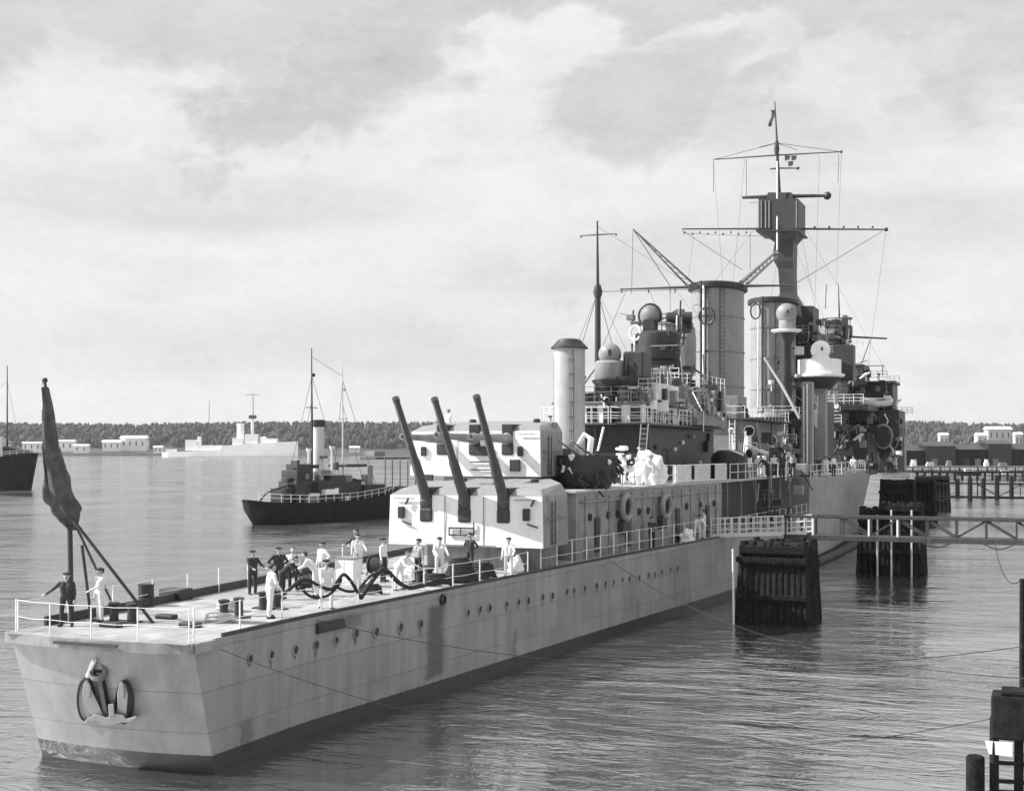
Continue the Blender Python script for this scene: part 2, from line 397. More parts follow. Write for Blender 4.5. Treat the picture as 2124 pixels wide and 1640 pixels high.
# forest: a far wood that reads as one mass
FOL = mat('far_foliage', .06, .95, .45, .09)
verts, faces = [], []
ico = bmesh.new(); bmesh.ops.create_icosphere(ico, subdivisions=2, radius=1); iv = [v.co.copy() for v in ico.verts]; ifc = [[v.index for v in f.verts] for f in ico.faces]; ico.free()
for k in range(3600):
    D = 1850 + 330 * random.random() ** 1.25
    lat = random.uniform(-.47, .50) * D
    if random.random() < .12: D = random.uniform(1800, 1850) if lat > .32 * D else D
    p = ff(lat, D, ground_h(lat, D))
    h = random.uniform(10, 13.5); r = random.uniform(2.6, 5.2); kind = random.random()
    base = len(verts)
    for q in iv:
        j = 1 + .55 * noise.noise(q * 2.1 + Vector((k * 3.1, 0, 0)))
        if kind < .25:      # spruce-like
            t = (q.z + 1) / 2
            rr = r * .62 * (1 - .85 * t) * j + .3
            verts.append((p.x + q.x * rr * 1.3, p.y + q.y * rr * 1.3, p.z + h * 1.15 * t))
        else:
            verts.append((p.x + q.x * r * j, p.y + q.y * r * j, p.z + h * .55 + q.z * h * .5 * j))
    faces += [[base + i for i in f] for f in ifc]
me = bpy.data.meshes.new('forest'); me.from_pydata(verts, [], faces); me.materials.append(FOL)
fo = bpy.data.objects.new('forest', me); col.objects.link(fo)
tag(fo, 'long dark wood covering the low hills along the whole far shore', 'forest', kind='stuff')

# low quay wall along the far shore on the left
def house(name, label, cat, u0, u1, vtop, D, zb, depth, roofh, group=None, ends=0, wall=WALLW, gable=True):
    l0, l1 = (u0 - U0) / FPX * D, (u1 - U0) / FPX * D
    z1 = CAMH + (V0 - vtop) / FPX * D
    c = ff((l0 + l1) / 2, D, zb); t = thing(name, label, cat, c, 0, group)
    mb = MB(); zw = z1 - roofh
    P = [ff(l0, D, zb), ff(l1, D, zb), ff(l1, D + depth, zb), ff(l0, D + depth, zb)]
    T = [Vector((p.x, p.y, zw)) for p in P]
    mb.loft([P, T]); mb.build('wall', wall, t)
    mb = MB(); o = .03 * (l1 - l0) + .4
    E = [ff(l0 - o, D - o, zw + .05), ff(l1 + o, D - o, zw + .05), ff(l1 + o, D + depth + o, zw + .05), ff(l0 - o, D + depth + o, zw + .05)]
    hi = 0 if gable else .2 * (l1 - l0)
    r0, r1 = ff(l0 + hi - (0 if hi else o), D + depth / 2, z1), ff(l1 - hi + (0 if hi else o), D + depth / 2, z1)
    mb.face([E[0], E[1], r1, r0]); mb.face([E[2], E[3], r0, r1]); mb.face([E[1], E[2], r1]); mb.face([E[3], E[0], r0]); mb.face(E)
    mb.build('roof', ROOFD if roofh > .25 * (z1 - zb) else WALLW, t)
    n = max(2, int((l1 - l0) / 7))
    for k in range(n):
        lm = l0 + (l1 - l0) * (k + .5) / n
        mb = MB(); a = ff(lm - .9, D - .06, 0); b = ff(lm + .9, D - .06, 0); zz = zb + (zw - zb) * .42; zt = zb + (zw - zb) * .78
        mb.loft([[ff(lm - .9, D - .08, zz), ff(lm + .9, D - .08, zz), ff(lm + .9, D + .02, zz), ff(lm - .9, D + .02, zz)], [ff(lm - .9, D - .08, zt), ff(lm + .9, D - .08, zt), ff(lm + .9, D + .02, zt), ff(lm - .9, D + .02, zt)]])
        mb.build('window', GLASS, t)
    return t
HG = 'white houses along the far shore'
for (u0, u1, vt, D, zb, dp, rh, lab) in [
    (46, 98, 916, 1790, 4.0, 14, 1.5, 'long low white shed on the far shore left of the furled flag'),
    (112, 152, 912, 1800, 5.0, 14, 2, 'white shed on the far shore right of the furled flag'),
    (152, 182, 921, 1772, 3.2, 10, 2, 'small pale house at the water between two longer white sheds'),
    (212, 250, 912, 1800, 5.5, 12, 3, 'white shore house adjoining the left end of the tallest one'),
    (250, 302, 903, 1815, 6.0, 16, 4, 'tallest and broadest white house on the far left shore'),
    (318, 336, 924, 1770, 3.0, 10, 2, 'small pale hut on the far shore near the pale warship stern'),
    (725, 745, 925, 1795, 4.5, 10, 2, 'small white house on the far shore seen past the masts of the small black tender')]:
    house('shore_house', lab, 'house', u0, u1, vt, D, zb, dp, rh, HG)
mb = MB()
mb.loft([[ff(-1100, 1736, -1), ff(-1100, 1744, -1), ff(-1100, 1744, 3.0), ff(-1100, 1736, 3.0)], [ff(-330, 1736, -1), ff(-330, 1744, -1), ff(-330, 1744, 3.0), ff(-330, 1736, 3.0)]])
tag(mb.build('quay_wall', mat('quay_stone', .17, .9, .3, .3)), 'long dark stone quay wall along the foot of the far left shore', 'quay wall')

# ---------------------------------------------------------------- far pale warship on the left
def far_warship():
    D = 1530
    t = thing('distant_warship', 'long pale grey warship lying broadside under the far wooded shore', 'warship', ff((475 - U0) / FPX * D, D, 0))
    l = lambda u: (u - U0) / FPX * D
    z = lambda v: CAMH + (V0 - v) / FPX * D
    secs = []
    for u, half, vt in [(336, .4, 938), (350, 4, 937), (390, 7, 936), (460, 8, 932), (463, 8, 924), (520, 8, 920), (575, 7, 917), (600, 4, 916), (618, .3, 915)]:
        L0 = l(u)
        secs.append([ff(L0, D - half * .8, -.5), ff(L0, D + half * .8, -.5), ff(L0, D + half, z(vt)), ff(L0, D - half, z(vt))])
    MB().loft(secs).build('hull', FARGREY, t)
    def blk(name, u0, u1, v0, v1, hw, m=FARGREY):
        mb = MB(); q = []
        for vv in (v1, v0): q.append([ff(l(u0), D - hw, z(vv)), ff(l(u1), D - hw, z(vv)), ff(l(u1), D + hw, z(vv)), ff(l(u0), D + hw, z(vv))])
        return mb.loft(q).build(name, m, t)
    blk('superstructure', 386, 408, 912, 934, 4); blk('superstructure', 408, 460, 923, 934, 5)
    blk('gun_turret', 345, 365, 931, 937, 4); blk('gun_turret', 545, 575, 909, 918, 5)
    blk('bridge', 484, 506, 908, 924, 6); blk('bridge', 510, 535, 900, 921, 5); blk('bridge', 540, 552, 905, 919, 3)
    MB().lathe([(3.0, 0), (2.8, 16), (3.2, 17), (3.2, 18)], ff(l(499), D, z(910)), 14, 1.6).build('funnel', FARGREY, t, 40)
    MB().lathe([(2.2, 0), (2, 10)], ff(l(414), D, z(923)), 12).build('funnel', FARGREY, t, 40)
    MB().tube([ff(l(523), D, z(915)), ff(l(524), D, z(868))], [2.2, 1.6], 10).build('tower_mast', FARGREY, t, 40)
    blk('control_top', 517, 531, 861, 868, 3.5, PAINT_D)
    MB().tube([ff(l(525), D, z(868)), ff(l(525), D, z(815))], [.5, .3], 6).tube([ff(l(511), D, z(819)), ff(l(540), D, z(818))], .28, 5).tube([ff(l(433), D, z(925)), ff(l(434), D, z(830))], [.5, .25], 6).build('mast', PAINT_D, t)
far_warship()

# ---------------------------------------------------------------- dark steamer cut by the left edge of the picture
def steamer():
    D = 308
    l = lambda u: (u - U0) / FPX * D
    z = lambda v: CAMH + (V0 - v) / FPX * D
    t = thing('dark_steamer', 'dark steamer with a rounded stern cut off by the left edge of the picture', 'steamer', ff(l(0), D, 0))
    secs = []
    for u, half, vt, wl in [(-330, .3, 925, .8), (-290, 2.6, 935, .7), (-200, 4.6, 945, .9), (-60, 4.8, 948, .95), (20, 4.6, 946, .9), (52, 3.6, 942, .6), (68, 2.4, 940, .35), (77, .9, 939, .1)]:
        L0 = l(u); sh = -.7 if u > 40 else 0
        secs.append([ff(L0 + sh * 2, D - half * wl, -.4), ff(L0 + sh * 2, D + half * wl, -.4), ff(L0, D + half, z(vt)), ff(L0, D - half, z(vt))])
    MB().loft(secs).build('hull', HULLB, t, 30)
    MB().loft([[ff(l(-120), D - 3, z(946)), ff(l(-120), D + 3, z(946)), ff(l(-120), D + 3, z(905)), ff(l(-120), D - 3, z(905))], [ff(l(14), D - 3, z(946)), ff(l(14), D + 3, z(946)), ff(l(14), D + 3, z(916)), ff(l(14), D - 3, z(905))]]).build('deckhouse', BUFF, t)
    MB().loft([[ff(l(14), D - 2.4, z(944)), ff(l(14), D + 2.4, z(944)), ff(l(14), D + 2.4, z(926)), ff(l(14), D - 2.4, z(926))], [ff(l(62), D - 1.8, z(942)), ff(l(62), D + 1.8, z(942)), ff(l(62), D + 1.8, z(934)), ff(l(62), D - 1.8, z(934))]]).build('hatch', PAINT_D, t)
    MB().tube([ff(l(15), D, z(940)), ff(l(15), D, z(758))], [.22, .1], 8).tube([ff(l(15), D, z(790)), ff(l(-120), D, z(905))], .04, 4).tube([ff(l(15), D, z(790)), ff(l(45), D, z(940))], .04, 4).tube([ff(l(15), D, z(918)), ff(l(40), D - 1, z(922))], .1, 6).build('mast', PAINT_D, t)
    MB().rail([ff(l(20), D - 4.5, z(946)), ff(l(52), D - 3.5, z(942)), ff(l(68), D - 2.3, z(940)), ff(l(77), D, z(939))], 1.0, 1.6, 2, .03, .04).build('railing', RAILW, t)
steamer()

# ---------------------------------------------------------------- trawler / tender at anchor beyond the turrets
def tender():
    A, B = at_z(519, 1088, 0), at_z(866, 1067, 0)
    ax = (B - A); Ln = ax.length; ax.normalize(); ay = Vector((-ax.y, ax.x, 0))   # ay points away from the camera
    def P(s, w_, z): return A + ax * s + ay * w_ + Vector((0, 0, z))
    def su(u):    # station for an image column on the ship's axis
        lo, hi = -5, Ln + 10
        for _ in range(40):
            m = (lo + hi) / 2; p = A + ax * m
            D = -SN * (p.x - CX) + CS * (p.y - CY); l = CS * (p.x - CX) + SN * (p.y - CY)
            if U0 + FPX * l / D < u: lo = m
            else: hi = m
        return lo
    def zv(u, v):
        p = A + ax * su(u); D = -SN * (p.x - CX) + CS * (p.y - CY); return CAMH + (V0 - v) / FPX * D
    t = thing('steam_tender', 'small black hulled steam tender with two masts and one tall pale funnel', 'tender', P(Ln / 2, 0, 0))
    secs = []
    for s, half, zt, wl, off in [(-.9, .5, 3.2, .05, 1.6), (.2, 1.8, 3.0, .3, 1.0), (2, 2.7, 2.8, .7, .2), (6, 3.1, 2.6, .92, 0), (13, 3.2, 2.5, .95, 0), (20, 3.0, 2.9, .85, 0), (24, 2.2, 3.5, .6, 0), (27, .9, 4.1, .3, 0), (28.2, .1, 4.4, .5, -.4)]:
        secs.append([P(s + off, -half * wl, -.4), P(s + off, half * wl, -.4), P(s + off * .3, half, zt * .6), P(s, half, zt), P(s, -half, zt), P(s + off * .3, -half, zt * .6)])
    hl = MB().loft(secs).build('hull', HULLB, t, 35)
    def blk(name, u0, u1, v0, v1, hw, m, yo=0):
        s0, s1 = su(u0), su(u1); z0 = zv((u0 + u1) / 2, v1); z1 = zv((u0 + u1) / 2, v0); q = []
        for zz in (z0, z1): q.append([P(s0, yo - hw, zz), P(s1, yo - hw, zz), P(s1, yo + hw, zz), P(s0, yo + hw, zz)])
        return MB().loft(q).build(name, m, t, bevel=.05)
    blk('deckhouse', 596, 690, 996, 1044, 1.7, PAINT_D)
    blk('wheelhouse', 696, 734, 998, 1036, 1.5, DARK)
    blk('deckhouse', 740, 784, 1004, 1036, 1.4, PAINT_D); blk('awning', 700, 742, 962, 968, 1.8, PAINT_D)
    blk('cabin', 753, 764, 965, 1005, .9, PAINT_L)
    blk('upper_bridge', 606, 636, 962, 996, 1.2, PAINT_D); blk('skylight', 690, 735, 1036, 1046, 1.0, BUFF)
    blk('awning', 764, 846, 948, 952, 1.6, PAINT_D)
    blk('chart_house', 766, 788, 936, 946, 1.0, PAINT)
    for u in (775, 790, 806, 822, 838):
        MB().tube([P(su(u), -2.2, zv(u, 1040)), P(su(u), -2.2, zv(u, 950))], .09, 6).build('awning_post', PAINT, t)
    for (u0, u1, v0, v1, hw, m) in [(600, 632, 975, 998, 1.5, DARK), (640, 655, 1000, 1042, 1.9, DARK), (668, 700, 985, 1040, 1.6, PAINT_D), (700, 718, 985, 1000, 1.2, PAINT), (575, 598, 1012, 1044, 1.3, DARK), (735, 762, 1014, 1042, 1.9, PAINT_D), (790, 832, 1008, 1040, 1.5, PAINT_D), (612, 640, 1028, 1046, 2.2, PAINT)]:
        blk('deckhouse', u0, u1, v0, v1, hw, m)
    # funnel
    s = su(661); zb, zt = zv(661, 1000), zv(661, 885)
    f = MB().lathe([(.72, 0), (.72, zt - zb)], P(s, 0, zb), 20).build('funnel', BUFF, t, 40)
    MB().lathe([(.8, 0), (.85, .1), (.85, .85), (.7, .95), (.5, .9)], P(s, 0, zt), 20).build('funnel_cap', DARK, f, 40)
    for u, v in ((634, 930), (682, 925)):
        MB().lathe([(.16, 0), (.16, zv(u, v) - zv(u, 1000) - .5), (.34, zv(u, v) - zv(u, 1000) - .2), (.36, zv(u, v) - zv(u, 1000))], P(su(u), -.6, zv(u, 1000)), 12).build('ventilator', WHITE, t, 40)
    for u, vt, vb, r in ((647, 722, 1030, .17), (711, 757, 1036, .14)):
        zt_, zb_ = zv(u, vt), zv(u, vb)
        m = MB().tube([P(su(u), 0, zb_), P(su(u), 0, zb_ + (zt_ - zb_) * .55), P(su(u) - .05, 0, zt_)], [r, r * .8, r * .35], 8).ball(P(su(u) + .3, 0, zb_ + (zt_ - zb_) * (.82)), .26, 8).tube([P(su(u) - 1.0, 0, zb_ + (zt_ - zb_) * .6), P(su(u) + 1.0, 0, zb_ + (zt_ - zb_) * .6)], .06, 5)
        m.build('mast', PAINT_D if u < 700 else BUFF, t, 40)
    mb = MB()
    for u, v, u2, s2, ww in [(647, 780, 560, 0, -2.4), (647, 780, 690, 0, -2.6), (711, 790, 760, 0, -2.6), (711, 790, 660, 0, -2.6), (647, 830, 630, 0, 2.4), (711, 840, 735, 0, -2.5)]:
        mb.tube([P(su(u), 0, zv(u, v)), P(su(u2), ww, 2.8)], .035, 4)
    mb.tube([P(su(647), 0, zv(647, 740)), P(su(711), 0, zv(711, 780))], .03, 4)
    mb.build('rigging', WIRE, t)
    mb = MB().tube([P(su(533), -.6, 3.0), P(su(545), -.6, 3.9), P(su(570), -.6, 4.5), P(su(600), -.6, 4.9)], .12, 6); mb.build('boom', PAINT_D, t, 40)
    mb = MB().rail([P(0, -1.6, 3.1), P(3, -2.8, 2.8), P(8, -3.1, 2.6), P(16, -3.1, 2.7), P(22, -2.6, 3.2), P(27, -.9, 4.1)], 1.0, 1.5, 2, .03, .04); mb.build('railing', RAILW, t)
    rt_ = random.Random(31)
    for i in range(34):
        u = rt_.uniform(585, 735); v = rt_.uniform(945 if 600 < u < 700 else 985, 1040); h = rt_.uniform(4, 16); blk('deck_gear', u, u + rt_.uniform(4, 16), v, v + h, rt_.uniform(.3, 2.0), rt_.choice([DARK, DARK, PAINT_D, PAINT, BUFF, WHITE]), rt_.uniform(-.8, .3))
    blk('winch', 622, 640, 1022, 1036, .7, WHITE, -1.4); blk('ship_boat', 645, 672, 1014, 1024, .6, WHITE, -2.2)
tender()

# ---------------------------------------------------------------- THE WARSHIP
ship = thing('warship', 'big grey warship with stern triple turrets, two funnels and tower mast moored alongside dolphins', 'warship', (0, 0, 0))
ZD = 4.0
BD = [(0, 3.33), (6.4, 3.45), (9.7, 3.75), (15.5, 4.2), (24.2, 4.9), (34.7, 5.8), (52.5, 7.7), (66, 8.4), (90, 8.8), (120, 8.2), (140, 6.4), (158, 3.4), (170, .4)]
BW = [(0, 3.2), (5.3, 3.25), (12.5, 3.9), (18, 4.4), (22, 4.75), (28, 5.3), (40, 6.5), (52, 7.6), (66, 8.3), (90, 8.6), (120, 7.2), (140, 4.6), (158, 1.6), (168, .1)]
FC0, ZF = 77.0, 7.2      # forecastle break and height
def rake(Y): return max(0.0, 1 - Y / 16.0)
def side(Y, z, top=ZD):
    t = max(0, min(1, z / top)); e = t ** .8
    return lerp(BW, Y) * (1 - e) + lerp(BD, Y) * e
def hull_pt(Y, z, sgn, top=ZD):
    yy = Y + rake(Y) * (1 - min(z, ZD) / ZD) * 1.25
    return Vector((sgn * side(Y, z, top), yy, z))
ST = [0, 1.5, 3, 5, 7, 9, 12, 15, 18, 21, 25, 29, 33, 38, 43, 48, 54, 60, 66, 72, 77]
ZS = [-1.2, -.4, 0, .44, 1.0, 1.8, 2.6, 3.4, 4.0]
mb = MB()
ST2 = [77, 82, 88, 95, 102, 110, 120, 130, 140, 150, 158, 165, 170]
for sgn in (-1, 1):
    for st, top, zs in ((ST, ZD, ZS), (ST2, ZF, [-1.2, -.4, 0, .44, 1.4, 2.8, 4.0, 5.6, ZF])):
        g = [[mb.bm.verts.new(hull_pt(Y, z, sgn, top)) for z in zs] for Y in st]
        for a, b in zip(g, g[1:]):
            for k in range(len(zs) - 1): mb.bm.faces.new([a[k], b[k], b[k + 1], a[k + 1]])
nT = 8
g = [[mb.bm.verts.new(Vector((hull_pt(0, z, 1).x * (2 * i / nT - 1), hull_pt(0, z, 1).y - .35 * (1 - (2 * i / nT - 1) ** 2) , z))) for i in range(nT + 1)] for z in ZS]
for a, b in zip(g, g[1:]):
    for i in range(nT): mb.bm.faces.new([a[i], a[i + 1], b[i + 1], b[i]])
mb.box(-lerp(BD, 77) * .995, lerp(BD, 77) * .995, 76.98, 77.2, 3.9, ZF - .01)
bmesh.ops.remove_doubles(mb.bm, verts=mb.bm.verts, dist=.002)
hull = mb.build('hull', HULL, ship, 35)
def on_hull(u, v):
    X = 4.0
    for _ in range(30):
        p = at_X(u, v, X); X = side(p.y, p.z, ZF if p.y > FC0 else ZD)
    return at_X(u, v, X)
# decks
mb = MB()
for a, b in zip(ST, ST[1:]):
    A, B = lerp(BD, a) - .02, lerp(BD, b) - .02
    ya = a if a else -.3
    mb.face([(-A, ya, ZD + .004), (A, ya, ZD + .004), (B, b, ZD + .004), (-B, b, ZD + .004)])
mb.build('quarterdeck', DECK, ship)
mb = MB()
for a, b in zip(ST2, ST2[1:]):
    A, B = lerp(BD, a) - .02, lerp(BD, b) - .02
    mb.face([(-A, a, ZF + .004), (A, a, ZF + .004), (B, b, ZF + .004), (-B, b, ZF + .004)])
mb.build('forecastle_deck', mat('steel_deck', .33, .8, .25, .6), ship)
# pale moulding round the stern, darker waterway along the sides
mb = MB(); pts = []
for i in range(13):
    q = 2 * i / 12 - 1; pts.append(Vector((q * 3.40, -.06 - .38 * (1 - q * q), 3.86)))
pts = [Vector((-3.43, 1.6, 3.86))] + pts + [Vector((3.43, .9, 3.86))]
for a, b in zip(pts, pts[1:]): mb.bar(a, b, .14, .30)
mb.build('stern_moulding', PAINT_M, ship)
mb = MB().bar(Vector((-1.2, -.55, 3.88)), Vector((1.1, -.55, 3.88)), .05, .09); mb.build('stern_groove', PAINT_D, ship)
for sgn in (-1, 1):
    mb = MB()
    for a, b in zip(ST[1:], ST[2:]):
        h = .30 if sgn < 0 else .12
        mb.bar((sgn * (lerp(BD, a) - .05), a, ZD + h / 2), (sgn * (lerp(BD, b) - .05), b, ZD + h / 2), .10, h)
    mb.build('waterway_coaming', PAINT_D, ship)
STREAK = mat('rust_streaks', .15, .8, .3, 8)
# portholes
PH = [(518, 1365), (562, 1357), (612, 1347), (655, 1337), (697, 1327), (738, 1313), (780, 1310), (830, 1300), (872, 1293), (970, 1270), (995, 1263), (1015, 1260), (1050, 1252), (1075, 1248), (1095, 1245), (1125, 1238), (1145, 1235), (1175, 1227), (1190, 1224), (1212, 1220),
      (1237, 1214), (1255, 1210), (1272, 1207), (1290, 1202), (1305, 1200), (1325, 1197), (1345, 1192), (1358, 1190), (1372, 1186), (1390, 1180), (1405, 1178)]
for u, v in PH:
    p = on_hull(u, v)
    e = .02
    q = Vector((side(p.y + e, p.z) - side(p.y - e, p.z), 2 * e, 0)).normalized(); nrm = Vector((q.y, -q.x, 0)); rr = .15 + .02 * math.sin(u * 7.3)
    M = Matrix((q, Vector((0, 0, 1)), nrm)).transposed()
    ph = MB().lathe([(rr * 1.25, -.02), (rr * 1.25, .03), (rr * .95, .04), (rr * .9, .015), (rr * .9, -.02)], p + nrm * .005, 16, 1, 1, M).build('porthole', PAINT_M, hull, 40)
    MB().lathe([(0, .018), (rr * .9, .018), (rr * .9, -.01)], p + nrm * .005, 16, 1, 1, M).build('scuttle_glass', DARK, hull)
    ln = .20 + .12 * math.sin(u * 3.1); w_ = .055 + .02 * math.sin(u * 5)
    off_ = lambda a_, z_: (lambda Y_: Vector((side(Y_, z_) + .012, Y_, z_)))(p.y + a_)
    mb = MB(); mb.face([off_(-w_, p.z - rr), off_(w_, p.z - rr), off_(w_ * .8, p.z - rr - ln * .5), off_(w_ * .15, p.z - rr - ln), off_(-w_ * .25, p.z - rr - ln * .9), off_(-w_ * .9, p.z - rr - ln * .45)]); mb.build('rust_streak', STREAK, hull)
# bulwark pipe (dark discharge) amidships of the stern, at the big stain
p = on_hull(917, 1243)
MB().lathe([(.22, 0), (.22, .10), (.15, .12), (.15, .0)], p, 12, 1, 1, Matrix(((0, 0, 1), (0, 1, 0), (-1, 0, 0)))).build('discharge_outlet', DARK, hull, 40)
p = on_hull(690, 1283)
mb = MB().box(p.x - .1, p.x + .06, p.y - 1.0, p.y + .9, 3.42, 3.78); mb.build('fairlead_recess', DARK, hull, bevel=.04)
# inner stern details on the transom: hawsepipe cheek
tr = lambda z: hull_pt(0, z, 1).y - .35
# flagstaff with its two back stays
fsb = at_z(148, 1288, ZD); fs_top = at_Y(93, 792, fsb.y - 1.2)
fsm = fsb + Vector((-.1, -.1, 4.2))
mb = MB().tube([fsb + Vector((0, 0, 0)), fsb + Vector((-.02, -.05, 3.2)), fs_top], [.09, .085, .04], 10).ball(fs_top + Vector((0, 0, .05)), .09, 10); mb.build('flagstaff', PAINT_D, ship, 40)
s1 = at_z(318, 1292, ZD); s2 = at_z(238, 1262, ZD); head = at_Y(152, 1078, fsb.y - .35)
MB().tube([s1, head], .055, 8).tube([s2, head], .045, 8).tube([at_z(190, 1290, ZD), at_Y(170, 1130, fsb.y - .2)], .05, 8).build('flagstaff_stay', PAINT_D, ship, 40)

# capstan, bollards and other fittings of the quarterdeck
def bollard_pair(u, v, rz=0):
    c = at_z(u, v, ZD)
    mb = MB()
    for k in (-.35, .35):
        cc = c + Vector((k * math.cos(rz), k * math.sin(rz), 0)); mb.lathe([(.17, .0), (.15, .08), (.14, .5), (.19, .55), (.19, .62), (0, .66)], cc, 14)
    mb.box(c.x - .6, c.x + .6, c.y - .25, c.y + .25, ZD + .005, ZD + .05); mb.build('bollard', PAINT_D, ship, 40)
bollard_pair(255, 1290); bollard_pair(560, 1262, 1.4); bollard_pair(480, 1280, 1.4); bollard_pair(880, 1212, 1.4)
for u, v in ((345, 1283), (230, 1300), (395, 1300)):
    c = at_z(u, v, ZD); MB().box(c.x - .35, c.x + .35, c.y - .18, c.y + .18, ZD + .005, ZD + .16).build('fairlead', PAINT_D, ship, bevel=.05)
c = at_z(365, 1243, ZD); MB().box(c.x - .48, c.x + .48, c.y - .4, c.y + .4, ZD + .005, ZD + .42).build('hatch_coaming', PAINT_D, ship, bevel=.04)
c = at_z(720, 1213, ZD)
# railings of the quarterdeck (white stanchions, sagging wires)
def deck_rail(name, Ys, sgn, inset=.12, h=1.0, step=1.9, z=ZD, m=RAILW, rows=2):
    return MB().rail([(sgn * (lerp(BD, y) - inset), y, z) for y in Ys], h, step, rows, .012, .03).build(name, m, ship)
deck_rail('railing', [.2, 4, 8, 12, 16, 20, 24], 1, .12, 1.0, 2.3)
deck_rail('railing', [24.5, 28, 33, 38, 43, 48], 1, .12, 1.25, 1.75)
deck_rail('railing', [.2, 4, 8, 12, 16, 20, 26], -1, .12, .95, 2.3)
MB().rail([(-3.2, .1, ZD), (-1.7, -.2, ZD), (0, -.3, ZD), (1.7, -.2, ZD), (3.2, .1, ZD)], 1.0, 1.6, 2, .008, .022).build('railing', RAILW, ship)

# ---- aft deckhouse with upper deck
ZU = 7.5
def dh(Y): return lerp(BD, Y) - 1.0
DY = [30.5, 34, 38, 43, 48, 53]
mb = MB(); secs = []
for Y in DY: secs.append([(-dh(Y), Y, ZD - .02), (dh(Y), Y, ZD - .02), (dh(Y), Y, ZU - .12), (-dh(Y), Y, ZU - .12)])
mb.loft(secs); dhouse = mb.build('deckhouse', PAINT_M, ship)
mb = MB(); secs = []
for Y in [53, 60, 68, 76.9]: secs.append([(-dh(Y) + 2.4, Y, ZD - .02), (dh(Y) - 2.4, Y, ZD - .02), (dh(Y) - 2.4, Y, ZU - .12), (-dh(Y) + 2.4, Y, ZU - .12)])
mb.loft(secs).build('midship_deckhouse', PAINT_D, ship)
mb = MB(); secs = []
for Y in [30.3] + DY[1:] + [60, 68, 77.5]: secs.append([(-dh(Y) - .08, Y, ZU - .12), (dh(Y) + .08, Y, ZU - .12), (dh(Y) + .08, Y, ZU), (-dh(Y) - .08, Y, ZU)])
mb.loft(secs).build('upper_deck', mat('upper_deck_steel', .42, .8, .2, .8), ship)
for Y in (54.5, 58, 62, 66, 70, 74):
    MB().tube([(dh(Y) - .05, Y, ZD), (dh(Y) - .05, Y, ZU - .12)], .07, 8).build('deck_pillar', PAINT, ship, 40)
# stiffeners, doors, pipes and scuttles along the deckhouse wall
mb = MB()
for Y in [31.6 + 1.55 * k for k in range(14)]:
    mb.bar((dh(Y) + .03, Y, ZD), (dh(Y) + .03, Y, ZU - .3), .06, .06)
mb.tube([(dh(31) + .1, 31, 6.9), (dh(38) + .1, 38, 6.9), (dh(46) + .1, 46, 6.85), (dh(52.8) + .1, 52.8, 6.9)], .05, 6)
mb.tube([(dh(31) + .09, 31, 4.5), (dh(52.8) + .09, 52.8, 4.5)], .04, 6)
mb.build('wall_stiffeners', PAINT_M, dhouse)
for Y in (33.2, 37.3, 44.9, 50.2):
    x = dh(Y)
    d = MB().box(x - .02, x + .07, Y - .38, Y + .38, ZD + .25, ZD + 2.05).build('watertight_door', PAINT_D, dhouse, bevel=.05)
for Y in (32.2, 34.6, 35.8, 38.9, 40.2, 43.6, 46.4, 48.8, 51.4):
    MB().lathe([(.2, 0), (.2, .08), (.14, .09), (.14, .04), (0, .04)], (dh(Y), Y, 6.1), 12, 1, 1, Matrix(((0, 0, 1), (0, 1, 0), (-1, 0, 0)))).build('scuttle', DARK, dhouse, 40)
for Y in (36.4, 42.1): MB().box(dh(Y) - .02, dh(Y) + .3, Y - .5, Y + .5, 5.0, 5.7).build('locker', PAINT_D, dhouse, bevel=.04)

